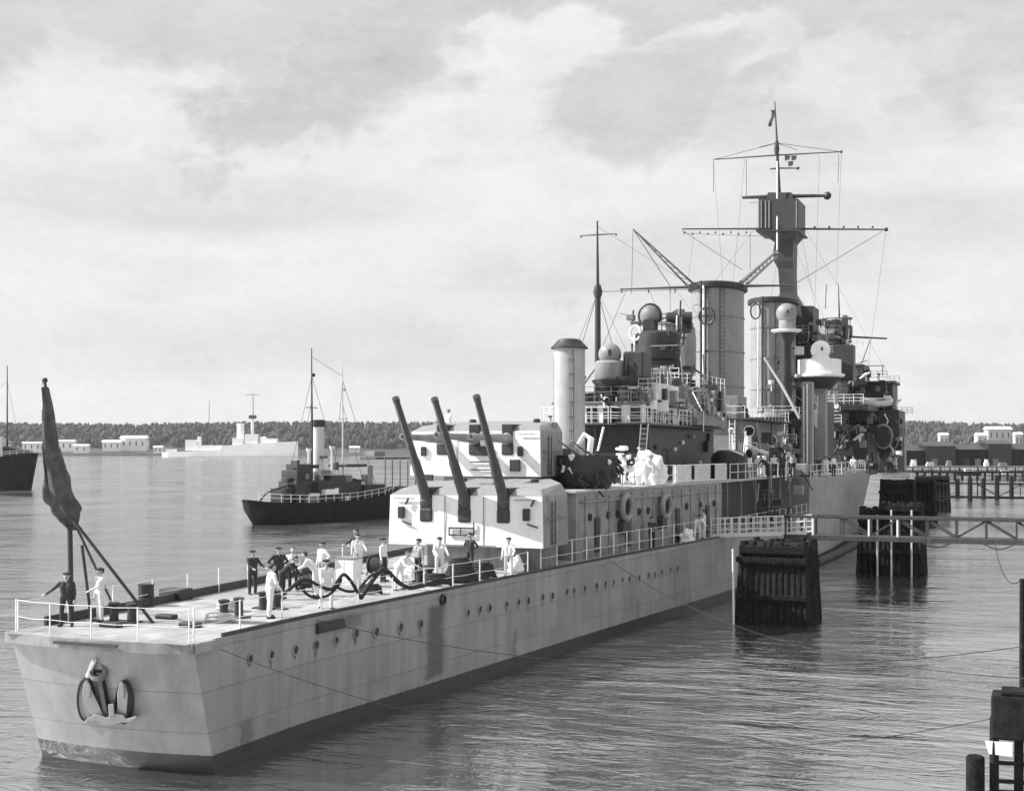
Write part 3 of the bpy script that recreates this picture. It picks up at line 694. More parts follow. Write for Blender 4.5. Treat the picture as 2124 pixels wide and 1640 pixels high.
# ---- main turrets
def turret(X, Y0, zb, sc_, guns, el_, name='gun_turret', col_=WHITE, deckz=ZD):
    """front face at Y0 looking aft (towards -Y)"""
    hw = 3.9 * sc_
    t = None
    mb = MB()
    pl = lambda f, a, b: [(X - hw * f, Y0 + a), (X + hw * f, Y0 + a), (X + hw * f, Y0 + b), (X + hw * f * .58, Y0 + 6.2), (X - hw * f * .58, Y0 + 6.2), (X - hw * f, Y0 + b)]
    zt = zb + 2.35
    lo = [Vector((x, y, zb)) for x, y in pl(1.0, 0, 3.4)]
    mi = [Vector((x, y, zt)) for x, y in pl(.985, .05, 3.4)]
    ch = [Vector((x, y, zt + .30)) for x, y in pl(.90, .75, 3.5)]
    ch[2].z += .22; ch[3].z += .35; ch[4].z += .35; ch[5].z += .22
    mb.loft([lo, mi, ch])
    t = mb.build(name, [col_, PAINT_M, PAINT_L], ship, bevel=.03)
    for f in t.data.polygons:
        f.material_index = 2 if f.normal.z > .6 else (0 if f.normal.y < -.3 else 1)  # white front, greyer sides: the sides' shade is put into their paint
    MB().lathe([(hw * .80, 0), (hw * .80, zb - deckz + .01)], (X, Y0 + 3.3, deckz), 40).build('barbette', PAINT_M, t, 40)
    gx = 1.95 * sc_
    for k in (-1, 0, 1):
        x = X + k * gx
        # gun port recess: a dark liner let into face and roof
        pp = MB().box(x - .30, x + .30, Y0 - .02, Y0 + 1.3, zb + 1.35, zt + .36); pp.build('gun_port', DARK, t, bevel=.03)
        e = el_[k + 1]; d = Vector((0, -math.cos(e), math.sin(e)))
        p0 = Vector((x, Y0 + .25, zb + 1.95)); Lg = guns
        b = MB().tube([p0 - d * .6, p0 + d * .35, p0 + d * .4, p0 + d * Lg * .42, p0 + d * Lg * .43, p0 + d * (Lg - .25), p0 + d * (Lg - .24), p0 + d * Lg], [.31, .31, .25, .22, .185, .145, .165, .165], 18).build('gun_barrel', GUNMETAL if deckz < 5 else PAINT_M, t, 30)
        MB().lathe([(0, 0), (.085, 0), (.085, .02)], p0 + d * (Lg + .004), 14, 1, 1, d.to_track_quat('Z', 'Y').to_matrix()).build('muzzle', DARK, t)
        mb = MB().box(x - .34, x + .34, Y0 - .05, Y0 + .55, zb + 1.1, zb + 1.75); mb.build('mantlet', PAINT_D, t, bevel=.10)
    return t
R = math.radians
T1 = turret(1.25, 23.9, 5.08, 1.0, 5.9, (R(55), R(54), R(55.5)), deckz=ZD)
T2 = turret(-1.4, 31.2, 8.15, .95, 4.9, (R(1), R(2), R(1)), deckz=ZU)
# sighting hoods, ladders and the hatch frame on the near face
for (X, Y0, zb, t) in ((1.25, 23.9, 5.08, T1),):
    for sx in (-3.2, 3.1):
        MB().box(X + sx - .16, X + sx + .16, Y0 - .14, Y0 + .02, zb + 1.25, zb + 1.8).build('sight_hood', DARK, t, bevel=.03)
        MB().bar((X + sx + .25, Y0 - .1, zb + 1.9), (X + sx + .4, Y0 - .1, zb + 2.2), .08).bar((X + sx + .05, Y0 - .07, zb + 1.1), (X + sx + .55, Y0 - .07, zb + .95), .06).build('sight_bracket', PAINT_D, t)
    mb = MB(); x0, x1 = X - .72, X + .52; yf = Y0 - .07
    for zz in (zb + .52, zb + .85): mb.bar((x0, yf, zz), (x1, yf, zz), .07, .07)
    mb.bar((x1, yf, zb + .5), (x1, yf, zb + 1.15), .05); mb.bar((x0, yf, zb + .5), (x0, yf, zb + .88), .05); mb.bar((X - .15, yf, zb + .5), (X - .15, yf, zb + .85), .04)
    mb.build('step_frame', PAINT_D, t)
    MB().bar((X - 1.9, Y0 - .06, zb + .05), (X + 1.6, Y0 - .06, zb + .05), .06, .06).build('skirt_rail', PAINT, t)
    MB().box(X - .4, X + .4, Y0 + 2.6, Y0 + 3.6, zb + 2.62, zb + 2.92).build('roof_hatch', PAINT_L, t, bevel=.05)
for sx in (-2.9, 2.6):
    MB().box(-1.4 + sx - .15, -1.4 + sx + .15, 31.08, 31.2, 9.2, 9.7).build('sight_hood', DARK, T2, bevel=.03)
mb = MB()
for zz in (.35, .75): mb.bar((-1.6, 31.12, 8.15 + zz), (-.4, 31.12, 8.15 + zz), .06)
mb.build('step_frame', PAINT_D, T2)
for sx in (-3.0, 3.3):
    MB().box(-1.4 + sx - .45 , -1.4 + sx + .25, 33.4, 34.2, 10.55, 11.0).build('rangefinder_hood', PAINT, T2, bevel=.08)

# ---- aft superstructure
def blk(name, x0, x1, y0, y1, z0, z1, m=PAINT, parent=ship, bevel=.05): return MB().box(x0, x1, y0, y1, z0, z1).build(name, m, parent, bevel=bevel)
# thin galley funnel with conical cowl
gf = MB().lathe([(1.0, 0), (.95, .5), (.95, 8.1)], (-.35, 43.2, ZU), 28).build('galley_funnel', mat('galley_paint', .40, .5, .12, 1.2, .15, 6, .2), ship, 40)
MB().lathe([(1.12, 0), (1.14, .05), (.75, .45), (.72, .52), (.5, .60), (.5, .3)], (-.35, 43.2, ZU + 8.1), 28).build('funnel_cowl', DARK, gf, 35)
mb = MB().tube([(-.35 + .55, 43.2 - .85, ZU), (-.35 + .5, 43.2 - .82, ZU + 8)], .06, 8).tube([(-.35 - .8, 42.7, ZU), (-.35 - .78, 42.7, ZU + 7.6)], .05, 8); mb.build('steam_pipe', PAINT, gf, 40)
mb = MB()
for k in range(9): mb.tube([(-.35 + .3, 42.24, ZU + .6 + k * .85), (-.35 + .62, 42.36, ZU + .6 + k * .85)], .02, 5)
mb.build('rungs', PAINT_D, gf)
# control station
cs = blk('control_station', -2.5, 3.2, 46, 66, ZU, 11.0, PAINT_D)
blk('bridge_deck', -3.2, 4.0, 45.2, 66.3, 11.0, 11.15, PAINT_D)
cu = blk('upper_station', -2.2, 3.2, 45.9, 56, 11.15, 12.35, WHITE)
for x in (1.75, 2.95, .2):
    blk('window', x - .34, x + .34, 45.84, 45.92, 11.25, 12.25, GLASS, cu, .02)
for y in (47.4, 49.2, 51, 53): blk('window', 3.17, 3.25, y - .5, y + .5, 11.3, 12.2, GLASS, cu, .02)
blk('station_roof', -2.4, 3.45, 45.6, 56.4, 12.35, 12.5, PAINT, cu)
uh = blk('flag_deck_house', .2, 3.6, 48.5, 54, 12.5, 13.75, WHITE)
blk('wing_house', 2.0, 4.4, 56, 65, 11.2, 13.8, PAINT)
for y in (57.5, 60, 62.5): MB().lathe([(.16, 0), (.16, .06), (0, .06)], (4.4, y, 12.9), 12, 1, 1, Matrix(((0, 0, 1), (0, 1, 0), (-1, 0, 0)))).build('scuttle', DARK, ship, 40)
MB().rail([(-2.0, 45.3, 11.15), (3.9, 45.3, 11.15), (3.9, 56, 11.15)], 1.0, 1.2, 2, .02, .03).build('railing', RAILW, ship)
# domes: stabilised directors
def director(x, y, zc, r, zbase, cr, m=PAINT_L, name='dome_director', under=True):
    d = MB().ball((x, y, zc), r, 28).build(name, m, ship, 60)
    MB().lathe([(cr * .92, 0), (cr, .12), (cr, zc - r * .75 - zbase), (cr * .85, zc - r * .55 - zbase)], (x, y, zbase), 28).build('director_tub', m, d, 40)
    if under: MB().lathe([(.25, -1.2), (.5, -.9), (cr * 1.15, -.12), (cr * 1.2, 0)], (x, y, zbase), 28).build('director_platform', PAINT_D, d, 40)
    MB().bar((x + r * .3, y - r * .98, zc - .1), (x + r * .3, y - r * .98, zc + .25), .18, .12).build('sight_slit', DARK, d)
    return d
p = at_Y(1265, 735, 46.6); director(p.x, p.y, p.z, .72, p.z - 1.6, .95)
blk('director_office', p.x + .9, p.x + 2.2, 46.4, 48.4, 13.4, 15.6, PAINT_D, bevel=.1)
MB().lathe([(.3, 0), (1.0, .5), (1.35, 1.1), (1.35, 1.25)], (p.x + 1.1, 47.2, 12.8), 24).build('sponson', PAINT_D, ship, 40)
MB().tube([(p.x - .7, 46.0, ZU), (p.x - .7, 46.0, p.z - 1.6)], .09, 8).build('platform_strut', PAINT_D, ship, 40)
MB().tube([(p.x - 2.6, 46.4, 12.4), (p.x - .6, 46.6, p.z - .4)], .06, 6).build('platform_strut', PAINT, ship, 40)
# main (aft) mast
pm = at_Y(1240, 760, 51)
mtop = at_Y(1239, 458, 51); mk = at_Y(1240, 605, 51)
am = MB().tube([(pm.x, 51, 12.5), (pm.x, 51, mk.z), (mk.x, 51, mk.z + .02), mtop], [.22, .18, .11, .05], 10).lathe([(.25, -.35), (.32, 0), (.2, .45)], mk, 10).build('aft_mast', PAINT_D, ship, 40)
MB().tube([at_Y(1205, 489, 51.2), at_Y(1240, 487, 51), at_Y(1278, 485, 50.8)], [.03, .05, .03], 6).build('yard', PAINT_D, am, 40)
for (u, v) in ((1205, 491), (1278, 487)): MB().ball(at_Y(u, v, 51), .07, 8).build('yard_lamp', DARK, am)
mb = MB()
mb.tube([mk, (pm.x - 2.4, 51, 12.5)], .022, 4).tube([mk, at_Y(1290, 790, 53)], .022, 4).tube([mk, at_Y(1440, 600, 81)], .02, 4)
mb.build('rigging', WIRE, am)
# big aft director with rangefinder
q = at_Y(1350, 655, 58)
bd = MB().ball(q, .78, 24).build('range_director', PAINT, ship, 60)
MB().tube([q + Vector((.82 * math.cos(a), -.25, .82 * math.sin(a))) for a in [2 * PI * k / 24 for k in range(24)]], .07, 6, closed=True).build('director_ring', DARK, bd, 40)
MB().lathe([(1.35, 0), (1.6, .35), (1.6, 2.0), (1.2, 2.2)], (q.x + .45, 58.2, q.z - 3.3), 24).build('director_tub', PAINT_D, bd, 40)
MB().lathe([(1.0, 0), (1.7, 1.1), (1.75, 1.25)], (q.x + .4, 58.2, q.z - 4.5), 24).build('director_platform', PAINT_D, bd, 40)
MB().lathe([(1.15, 0), (1.05, 4.5)], (q.x + .4, 58.2, 11.1), 20).build('director_pedestal', PAINT_L, bd, 40)
MB().lathe([(.55, 0), (.45, .9)], (q.x, 58.0, q.z - 1.3), 16).build('director_neck', PAINT_D, bd, 40)
MB().bar(q + Vector((-.85, -.95, -1.75)), q + Vector((-.75, -.3, -2.4)), .12).build('lamp_bracket', PAINT_D, bd)
MB().tube([q + Vector((1.2, 0, -.2)), q + Vector((2.9, .2, -.2))], .4, 12).build('rangefinder', DARK, bd, 40)
MB().tube([q + Vector((-.85 + .38 * math.cos(a), -.95, -1.25 + .5 * math.sin(a))) for a in [2 * PI * k / 18 for k in range(18)]], .09, 6, closed=True).build('signal_lamp_ring', WHITE, bd, 40)
MB().lathe([(.9, 0), (1.0, .5), (.7, 1.4), (.2, 1.7)], at_Y(1408, 690, 62), 18).build('director_hood', PAINT_D, bd, 40)
MB().tube([at_Y(1425, 780, 66), at_Y(1418, 740, 66), at_Y(1420, 700, 66), at_Y(1432, 675, 66)], [.7, .95, .9, .4], 14).build('cowl_ventilator', PAINT_L, ship, 60)
sp = at_Y(1405, 800, 60)
MB().lathe([(.5, 0), (1.0, .35), (1.25, 1.25), (1.3, 1.35)], (sp.x, 60, sp.z), 22).build('searchlight_sponson', PAINT_D, ship, 40)
MB().lathe([(.45, 0), (.5, .5), (.3, .6)], (sp.x - .3, 60, sp.z + 1.35), 14).build('searchlight', DARK, ship, 40)
# instrument clutter on the aft station
rnd = random.Random(3)
for (u, v, Y, s, m) in [(1310, 830, 47.8, .35, PAINT), (1335, 822, 48, .45, PAINT_L), (1352, 800, 50, .5, PAINT), (1372, 815, 50, .45, PAINT_D), (1388, 822, 52, .6, PAINT_L), (1395, 790, 54, .5, PAINT_D), (1340, 780, 52, .5, PAINT_L), (1360, 770, 52, .4, PAINT), (1378, 770, 55, .5, PAINT_L), (1300, 800, 47, .35, PAINT_D), (1330, 842, 46.5, .3, WHITE), (1356, 838, 47, .32, WHITE), (1376, 842, 48, .35, WHITE)]:
    c = at_Y(u, v, Y)
    if rnd.random() < .5: mb = MB().lathe([(s * .7, -s), (s * .8, s * .2), (s * .5, s * .7), (0, s * .8)], c, 12)
    else: mb = MB().box(c.x - s * .8, c.x + s * .8, c.y - s * .6, c.y + s * .6, c.z - s, c.z + s * .6)
    mb.tube([(c.x, c.y, c.z - s), (c.x, c.y, 12.4)], .06, 6)
    mb.build('instrument_mount', m, ship, 40)
MB().rail([(.3, 48.4, 13.75), (3.5, 48.4, 13.75), (3.5, 54, 13.75)], .9, .9, 2, .018, .025).build('railing', RAILW, ship)

# ---- funnels
def funnel(u, Y, half, length, vtop, zb, mparts, name='funnel'):
    c = at_Y(u, vtop, Y); X = c.x; zt = c.z
    f = MB().lathe([(1.0, 0), (1.0, zt - zb - .4)], (X, Y, zb), 40, half, length).build(name, PAINT_L, ship, 40)
    MB().lathe([(1.06, 0), (1.14, .1), (1.14, .5), (1.04, .62), (.85, .6), (.85, .2)], (X, Y, zt - .6), 40, half, length).build('funnel_cap', DARK, f, 35)
    MB().lathe([(1.18, 0), (1.28, .02), (1.22, .6), (1.02, 1.15), (1.0, 1.2)], (X, Y, zb), 40, half, length).build('funnel_base', PAINT_L, f, 40)
    for zz in (.25, .5, .75): MB().lathe([(1.008, 0), (1.03, .03), (1.03, .13), (1.008, .16)], (X, Y, zb + (zt - zb) * zz), 40, half, length).build('funnel_band', PAINT_L, f, 40)
    return f, X, zt
F1, X1, z1t = funnel(1489, 82, 2.2, 3.4, 592, 11.9, None)
mb = MB().tube([(X1 - .6, 82 - 3.75, 11), (X1 - .6, 82 - 3.7, z1t)], .10, 8).tube([(X1 - .2, 82 - 3.7, 12), (X1 - .2, 82 - 3.7, z1t - .3)], .07, 8); mb.build('steam_pipe', DARK, F1, 40)
mb = MB().tube([(X1 - .38, 82 - 3.8, 11), (X1 - .38, 82 - 3.75, z1t - .4)], .09, 8); mb.build('steam_pipe', WHITE, F1, 40)
wc = at_Y(1466, 655, 78)
MB().tube([wc + Vector((.66 * math.cos(a), 0, .72 * math.sin(a))) for a in [2 * PI * k / 24 for k in range(24)]], .09, 6, closed=True).bar(wc + Vector((-.66, 0, 0)), wc + Vector((.66, 0, 0)), .09).bar(wc + Vector((0, 0, -.7)), wc + Vector((0, 0, .7)), .09).build('searchlight_ring', DARK, F1, 40)
F2, X2, z2t = funnel(1604, 107, 2.3, 3.2, 622, 12.5, None)
mb = MB().tube([(X2 - .9, 107 - 3.5, 11), (X2 - .9, 107 - 3.45, z2t - .6)], .09, 8); mb.build('steam_pipe', WHITE, F2, 40)
mb = MB().tube([(X2 - .45, 107 - 3.6, 11), (X2 - .45, 107 - 3.55, z2t)], .12, 8); mb.build('steam_pipe', PAINT_D, F2, 40)
wc = at_Y(1567, 645, 103)
MB().tube([wc + Vector((.5 * math.cos(a), 0, .8 * math.sin(a))) for a in [2 * PI * k / 20 for k in range(20)]], .09, 6, closed=True).build('siren_ring', PAINT_D, F2, 40)
# funnel casings
blk('funnel_casing', -3.6, 3.6, 74, 92, ZU, 11.9, PAINT)
blk('funnel_casing', -3.2, 3.4, 96, 113, ZF, 12.5, PAINT)
blk('casing_deck', -4.2, 4.6, 73.4, 92.5, 11.9, 12.05, PAINT_D)
blk('casing_deck', -3.9, 4.2, 95.4, 113, 12.5, 12.65, PAINT_D)
blk('boiler_hatch', 1.0, 3.3, 74.4, 77.6, 12.05, 13.9, PAINT)
MB().rail([(-4.0, 73.5, 12.05), (4.5, 73.5, 12.05), (4.5, 92, 12.05)], 1.0, 1.6, 2, .02, .03).build('railing', RAILW, ship)
# wireless spreader across the top of the first funnel, derricks and trunk between
Yp = 81
sp = MB().tube([at_Y(1286, 600, Yp), at_Y(1440, 595, Yp), at_Y(1545, 593, Yp), at_Y(1640, 592, Yp)], [.06, .13, .13, .06], 8).build('wireless_spreader', PAINT_D, ship, 40)
for u in (1290, 1345, 1390, 1400): MB().tube([at_Y(u, 598, Yp), at_Y(u, 608, Yp)], .05, 6).build('insulator', DARK, sp)
dk = MB().tube([at_Y(1442, 592, 80), at_Y(1313, 475, 74)], [.11, .05], 8).tube([at_Y(1425, 592, 80), at_Y(1313, 475, 74)], [.09, .04], 8).tube([at_Y(1392, 597, 79), at_Y(1313, 475, 74)], .035, 6)
for k in range(1, 10):
    t = k / 10; a = at_Y(1442, 592, 80).lerp(at_Y(1313, 475, 74), t); b = at_Y(1425, 592, 80).lerp(at_Y(1313, 475, 74), t + .05); dk.tube([a, b], .03, 4)
dk.build('crane_jib', PAINT, ship, 40)
dk = MB().tube([at_Y(1537, 586, 82), at_Y(1612, 520, 108)], [.20, .12], 8).tube([at_Y(1550, 588, 82), at_Y(1612, 532, 108)], [.16, .10], 8)
for k in range(1, 9):
    t = k / 9; dk.tube([at_Y(1537, 586, 82).lerp(at_Y(1612, 520, 108), t), at_Y(1550, 588, 82).lerp(at_Y(1612, 532, 108), t - .05)], .06, 4)
dk.build('crane_jib', PAINT, ship, 40)
mb = MB()
for (u0, v0, u1, v1, Y0_, Y1_) in [(1390, 598, 1390, 660, Yp, 62), (1345, 598, 1362, 640, Yp, 60), (1400, 598, 1430, 640, Yp, 78), (1313, 477, 1310, 610, 74, 74), (1640, 594, 1830, 480, Yp, 112), (1640, 594, 1720, 700, Yp, 118), (1300, 600, 1245, 730, Yp, 52)]:
    mb.tube([at_Y(u0, v0, Y0_), at_Y(u1, v1, Y1_)], .022, 4)
mb.build('rigging', WIRE, sp)

# ---- tower mast
YT = 113.0
def ty(u, v, dY=0): return at_Y(u, v, YT + dY)
cxT = ty(1632, 700).x
def secT(u0, u1, v, hl=1.4, sh=0):
    a, b = ty(u0, v), ty(u1, v); return [(a.x, YT - hl + sh, a.z), (b.x, YT - hl + sh, b.z), (b.x, YT + hl + sh, b.z), (a.x, YT + hl + sh, a.z)]
tw = MB().loft([secT(1588, 1690, 870, 3), secT(1600, 1686, 720, 2.6), secT(1612, 1680, 700, 2.2), secT(1612, 1668, 650, 1.8), secT(1615, 1664, 634, 1.6), secT(1622, 1650, 610, 1.3), secT(1618, 1649, 560, 1.2), secT(1610, 1649, 545, 1.4), secT(1608, 1649, 530, 1.4), secT(1612, 1650, 505, 1.3), secT(1582, 1662, 486, 2.2)]).build('tower_mast', PAINT_D, ship)
MB().loft([secT(1582, 1663, 486, 2.4), secT(1582, 1663, 420, 2.4)]).build('control_top', PAINT_D, tw)
MB().loft([secT(1594, 1650, 419, 1.6), secT(1598, 1646, 404, 1.4)]).build('control_roof', DARK, tw)
MB().loft([secT(1578, 1667, 488, 2.7), secT(1578, 1667, 484, 2.7)]).build('control_gallery', DARK, tw)
mb = MB()
for u in (1583, 1588, 1597, 1604, 1660):
    a = ty(u, 424); b = ty(u, 480); mb.bar((a.x, YT - 2.46, a.z), (b.x, YT - 2.46, b.z), .12)
mb.build('window_strip', PAINT_L, tw)
MB().tube([ty(1612, 525, -2.8), ty(1612, 335, -1.6)], .09, 8).build('topmast_pole', WHITE, tw, 40)
MB().tube([ty(1616, 410), ty(1613, 340), ty(1612, 300), ty(1607, 210)], [.24, .18, .12, .05], 8).lathe([(.2, -.7), (.3, 0), (.2, .9)], ty(1611, 310), 8).build('topmast', PAINT_D, tw, 40)
for (u0, v0, u1, v1, r0, mid) in [(1480, 331, 1745, 315, .07, 1612), (1597, 351, 1655, 349, .08, 1613), (1540, 410, 1716, 406, .20, 1615), (1415, 475, 1838, 476, .10, 1620)]:
    y = MB().tube([ty(u0, v0), ty(mid, (v0 + v1) / 2 - 1), ty(u1, v1)], [r0 * .8, r0 * 1.2, r0 * .8], 8).build('yard', PAINT_D, tw, 40)
    MB().ball(ty(u1, v1), r0 * 2.2, 8).build('yard_lamp', DARK, y)
mb = MB()
for k in range(9): mb.ball(ty(1420 + 16 * k, 482 + (k % 2) * 3), .11, 6)
for k in range(5): mb.ball(ty(1690 + 30 * k, 471), .12, 6)
mb.tube([ty(1415, 484), ty(1580, 490)], .02, 4).build('yard_fittings', DARK, tw)
mb = MB()
for (u0, v0, u1, v1) in [(1480, 333, 1480, 400), (1548, 330, 1548, 410), (1740, 320, 1738, 380), (1610, 297, 1575, 305), (1612, 297, 1655, 312), (1612, 297, 1480, 331), (1612, 297, 1745, 315), (1415, 478, 1540, 560), (1556, 480, 1556, 560), (1555, 420, 1582, 420)]:
    mb.tube([ty(u0, v0), ty(u1, v1)], .03, 4)
mb.tube([ty(1830, 480), at_Y(1655, 585, 100)], .03, 4)
mb.build('halyards', WIRE, tw)
# bridge tower stages to the right
for (u0, u1, v0, v1, hl, sh, m) in [(1650, 1690, 636, 700, 2, 1, PAINT_D), (1600, 1705, 692, 705, 3, 0, DARK), (1590, 1712, 735, 760, 3.4, 0, PAINT_D), (1610, 1700, 705, 735, 2.5, 1, DARK)]:
    MB().loft([secT(u0, u1, v1, hl, sh), secT(u0, u1, v0, hl, sh)]).build('bridge_stage', m, ship, bevel=.05)
mb = MB()
for (u, v, w_, h, m) in [(1632, 694, .9, .5, 0)]: pass
for (u, v, hw, hh, m) in [(1628, 697, 20, 3, WHITE), (1633, 685, 14, 7, PAINT_L), (1657, 727, 9, 9, WHITE), (1641, 735, 6, 10, WHITE), (1638, 775, 6, 9, WHITE), (1655, 795, 8, 10, PAINT)]:
    a, b = at_Y(u - hw, v + hh, 107.0), at_Y(u + hw, v - hh, 107.0)
    MB().box(a.x, b.x, 106.6, 107.6, a.z, b.z).build('bridge_fitting', m, ship, bevel=.05)
mb.bm.free()
p3 = at_Y(1631, 650, 101); director(p3.x, p3.y, p3.z, 1.02, p3.z - 1.7, .75, under=False)
MB().lathe([(1.2, -.25), (1.5, -.1), (1.5, .05)], (p3.x, p3.y, p3.z - 1.7), 24).build('director_platform', WHITE, ship, 40)
MB().lathe([(.6, 0), (.5, p3.z - 3.2 - 12.6), (1.1, p3.z - 1.95 - 12.6)], (p3.x, p3.y, 12.6), 20).build('director_column', PAINT_D, ship, 40)
p4 = at_Y(1702, 726, 103.2); director(p4.x, p4.y, p4.z, .98, p4.z - 1.4, .9, WHITE, under=False)
d4 = MB().lathe([(2.15, 0), (2.48, .1), (2.48, .35), (2.15, .4), (2.15, 1.8), (1.9, 1.85)], (p4.x - .1, p4.y, p4.z - 2.8), 32).build('director_turret', WHITE, ship, 40)
MB().lathe([(1.2, -1.1), (2.1, -.1), (2.15, 0)], (p4.x - .1, p4.y, p4.z - 2.8), 32).build('director_base', DARK, d4, 40)
blk('director_trunk', p4.x - .55, p4.x + .55, p4.y - .4, p4.y + .9, ZF, p4.z - 3.4, PAINT_L)
blk('bridge_trunk', p4.x - 3.2, p4.x - .2, p4.y + 5, p4.y + 11, ZF, p4.z - 5.0, PAINT_D)
blk('director_side', p4.x + 1.0, p4.x + 3.0, p4.y + 1.6, p4.y + 3.6, p4.z - 3.0, p4.z + .6, PAINT_D)
# foremost director
pf = at_Y(1732, 685, 127)
fd = MB().lathe([(1.0, -1.2), (1.55, -.6), (1.65, .4), (1.2, 1.2), (.4, 1.5)], pf, 24).build('fore_director', PAINT_L, ship, 50)
MB().tube([at_Y(1690, 695, 126), at_Y(1840, 702, 127)], [.14, .10], 8).build('rangefinder_arm', PAINT_D, fd, 40)
MB().tube([at_Y(1706, 663, 127), at_Y(1768, 660, 127)], .13, 8).tube([at_Y(1741, 662, 127), at_Y(1739, 588, 127)], [.12, .04], 6).tube([at_Y(1712, 640, 127), at_Y(1714, 590, 127)], .05, 6).build('aerial', PAINT_D, fd, 40)
for k, (u, v, w_, h) in enumerate([(1733, 668, .5, .3), (1752, 670, .3, .5), (1761, 688, .35, .6), (1716, 672, .3, .45), (1740, 702, 1.3, .12), (1740, 678, 1.5, .1), (1756, 706, .5, .35)]):
    c = at_Y(u, v, 125.6); MB().box(c.x - w_, c.x + w_, 125.3, 126.2, c.z - h, c.z + h).build('sighting_port', PAINT_D if k % 2 else DARK, fd, bevel=.05)
mb = MB()
for k in range(9):
    a_ = 2 * PI * k / 9; mb.tube([pf + Vector((1.75 * math.cos(a_), 1.75 * math.sin(a_), -.5)), pf + Vector((1.75 * math.cos(a_), 1.75 * math.sin(a_), 1.3))], .05, 5)
mb.tube([pf + Vector((1.75 * math.cos(2 * PI * k / 24), 1.75 * math.sin(2 * PI * k / 24), 1.3)) for k in range(24)], .05, 5, closed=True).tube([pf + Vector((1.75 * math.cos(2 * PI * k / 24), 1.75 * math.sin(2 * PI * k / 24), .5)) for k in range(24)], .04, 5, closed=True).build('director_railing', PAINT_D, fd, 40)
MB().lathe([(1.7, -6), (1.6, -.5)], pf, 20).build('director_column', DARK, fd, 40)
MB().tube([at_Y(1785, 760, 127), at_Y(1805, 705, 127)], .05, 5).tube([at_Y(1790, 759, 127), at_Y(1835, 758, 127)], .05, 5).build('aerial', PAINT_D, ship, 40)
# bridge wing, lower bridge blocks
def byY(name, u0, u1, v0, v1, Y, dep, m, bevel=.08):
    a, b = at_Y(u0, v1, Y), at_Y(u1, v0, Y)
    return MB().box(a.x, b.x, Y, Y + dep, a.z, b.z).build(name, m, ship, bevel=bevel)
byY('bridge_wing', 1745, 1852, 795, 850, 136, 6, PAINT_D); byY('wing_bulwark', 1750, 1857, 789, 797, 135.8, 6.4, DARK)
byY('bridge_front', 1690, 1740, 790, 838, 124, 8, PAINT); byY('bridge_front', 1695, 1742, 852, 880, 124, 8, PAINT_L)
byY('chart_house', 1740, 1792, 755, 800, 132, 6, DARK); byY('bridge_deck', 1685, 1800, 838, 852, 123, 12, DARK)
byY('bridge_deck', 1685, 1760, 880, 895, 123, 12, DARK)
byY('bridge_block', 1760, 1865, 850, 905, 134, 8, PAINT_D); byY('bridge_block', 1690, 1800, 895, 985, 128, 10, PAINT_D); byY('bridge_block', 1800, 1860, 900, 980, 142, 8, PAINT_D)
byY('bridge_screen', 1860, 1876, 880, 975, 146, 3, PAINT)
byY('wing_cabin', 1772, 1800, 848, 875, 133.2, 2, PAINT)
for (u, v, Y, s, m) in [(1745, 775, 120, .4, WHITE), (1795, 778, 131, .5, WHITE), (1800, 775, 133, .5, DARK), (1768, 790, 126, .45, PAINT_L), (1810, 860, 131, .4, PAINT_L), (1735, 842, 120, .4, WHITE), (1782, 905, 126, .5, WHITE), (1790, 920, 126, .5, PAINT_L), (1775, 885, 125, .5, PAINT), (1858, 835, 140, .6, WHITE), (1720, 928, 118, .5, PAINT_L), (1700, 915, 117, .6, PAINT), (1760, 935, 122, .6, DARK), (1745, 960, 118, .5, PAINT_L)]:
    c = at_Y(u, v, Y); k_i = int(u + v) % 3
    if k_i == 0:
        M_ = Matrix(((1, 0, 0), (0, 0, -1), (0, 1, 0)))
        MB().lathe([(0, -.1), (s * .7, 0), (s * .8, .5 * s), (s * .8, s)], c, 16, 1, 1, M_).bar(c + Vector((-s, 0, 0)), c + Vector((-s, 0, -s * 1.4)), .1).bar(c + Vector((s, 0, 0)), c + Vector((s, 0, -s * 1.4)), .1).bar(c + Vector((-s, 0, -s * 1.4)), c + Vector((s, 0, -s * 1.4)), .1).build('searchlight', m, ship, 40)
    elif k_i == 1:
        MB().box(c.x - s * .7, c.x + s * .7, c.y - .4, c.y + .4, c.z - s * .9, c.z + s * .6).box(c.x - s * .3, c.x + s * .5, c.y - .3, c.y + .3, c.z + s * .6, c.z + s * .95).build('bridge_instrument', m, ship)
    else:
        MB().tube([c + Vector((-s * 1.2, 0, -s * .8)), c + Vector((0, -.2, s * .1)), c + Vector((s * 1.1, -.1, s * .6))], [s * .25, s * .4, s * .2], 10).bar(c + Vector((0, 0, 0)), c + Vector((.1, .2, -s * 1.5)), .14).build('bridge_instrument', m, ship, 40)
for (u0, u1, v, Y, n) in [(1752, 1848, 806, 135.9, 9), (1695, 1738, 800, 123.9, 4), (1700, 1738, 860, 123.9, 4), (1768, 1800, 862, 133.9, 3), (1695, 1795, 905, 127.9, 7), (1806, 1856, 912, 141.9, 4)]:
    for k in range(n):
        c = at_Y(u0 + (u1 - u0) * (k + .5) / n, v, Y); w_ = .28; MB().box(c.x - w_, c.x + w_, Y - .03, Y + .05, c.z - .3, c.z + .3).build('bridge_window', GLASS if k % 3 else PAINT, ship)
for (x0, x1, v, Y) in [(1690, 1800, 838, 122.9), (1745, 1857, 789, 135.7), (1685, 1760, 880, 122.9), (1740, 1795, 755, 131.9)]:
    a_, b_ = at_Y(x0, v, Y), at_Y(x1, v, Y); MB().rail([a_, Vector((b_.x, Y, a_.z))], 1.1, 1.1, 3, .03, .04).build('railing', RAILW if v != 789 else PAINT, ship)
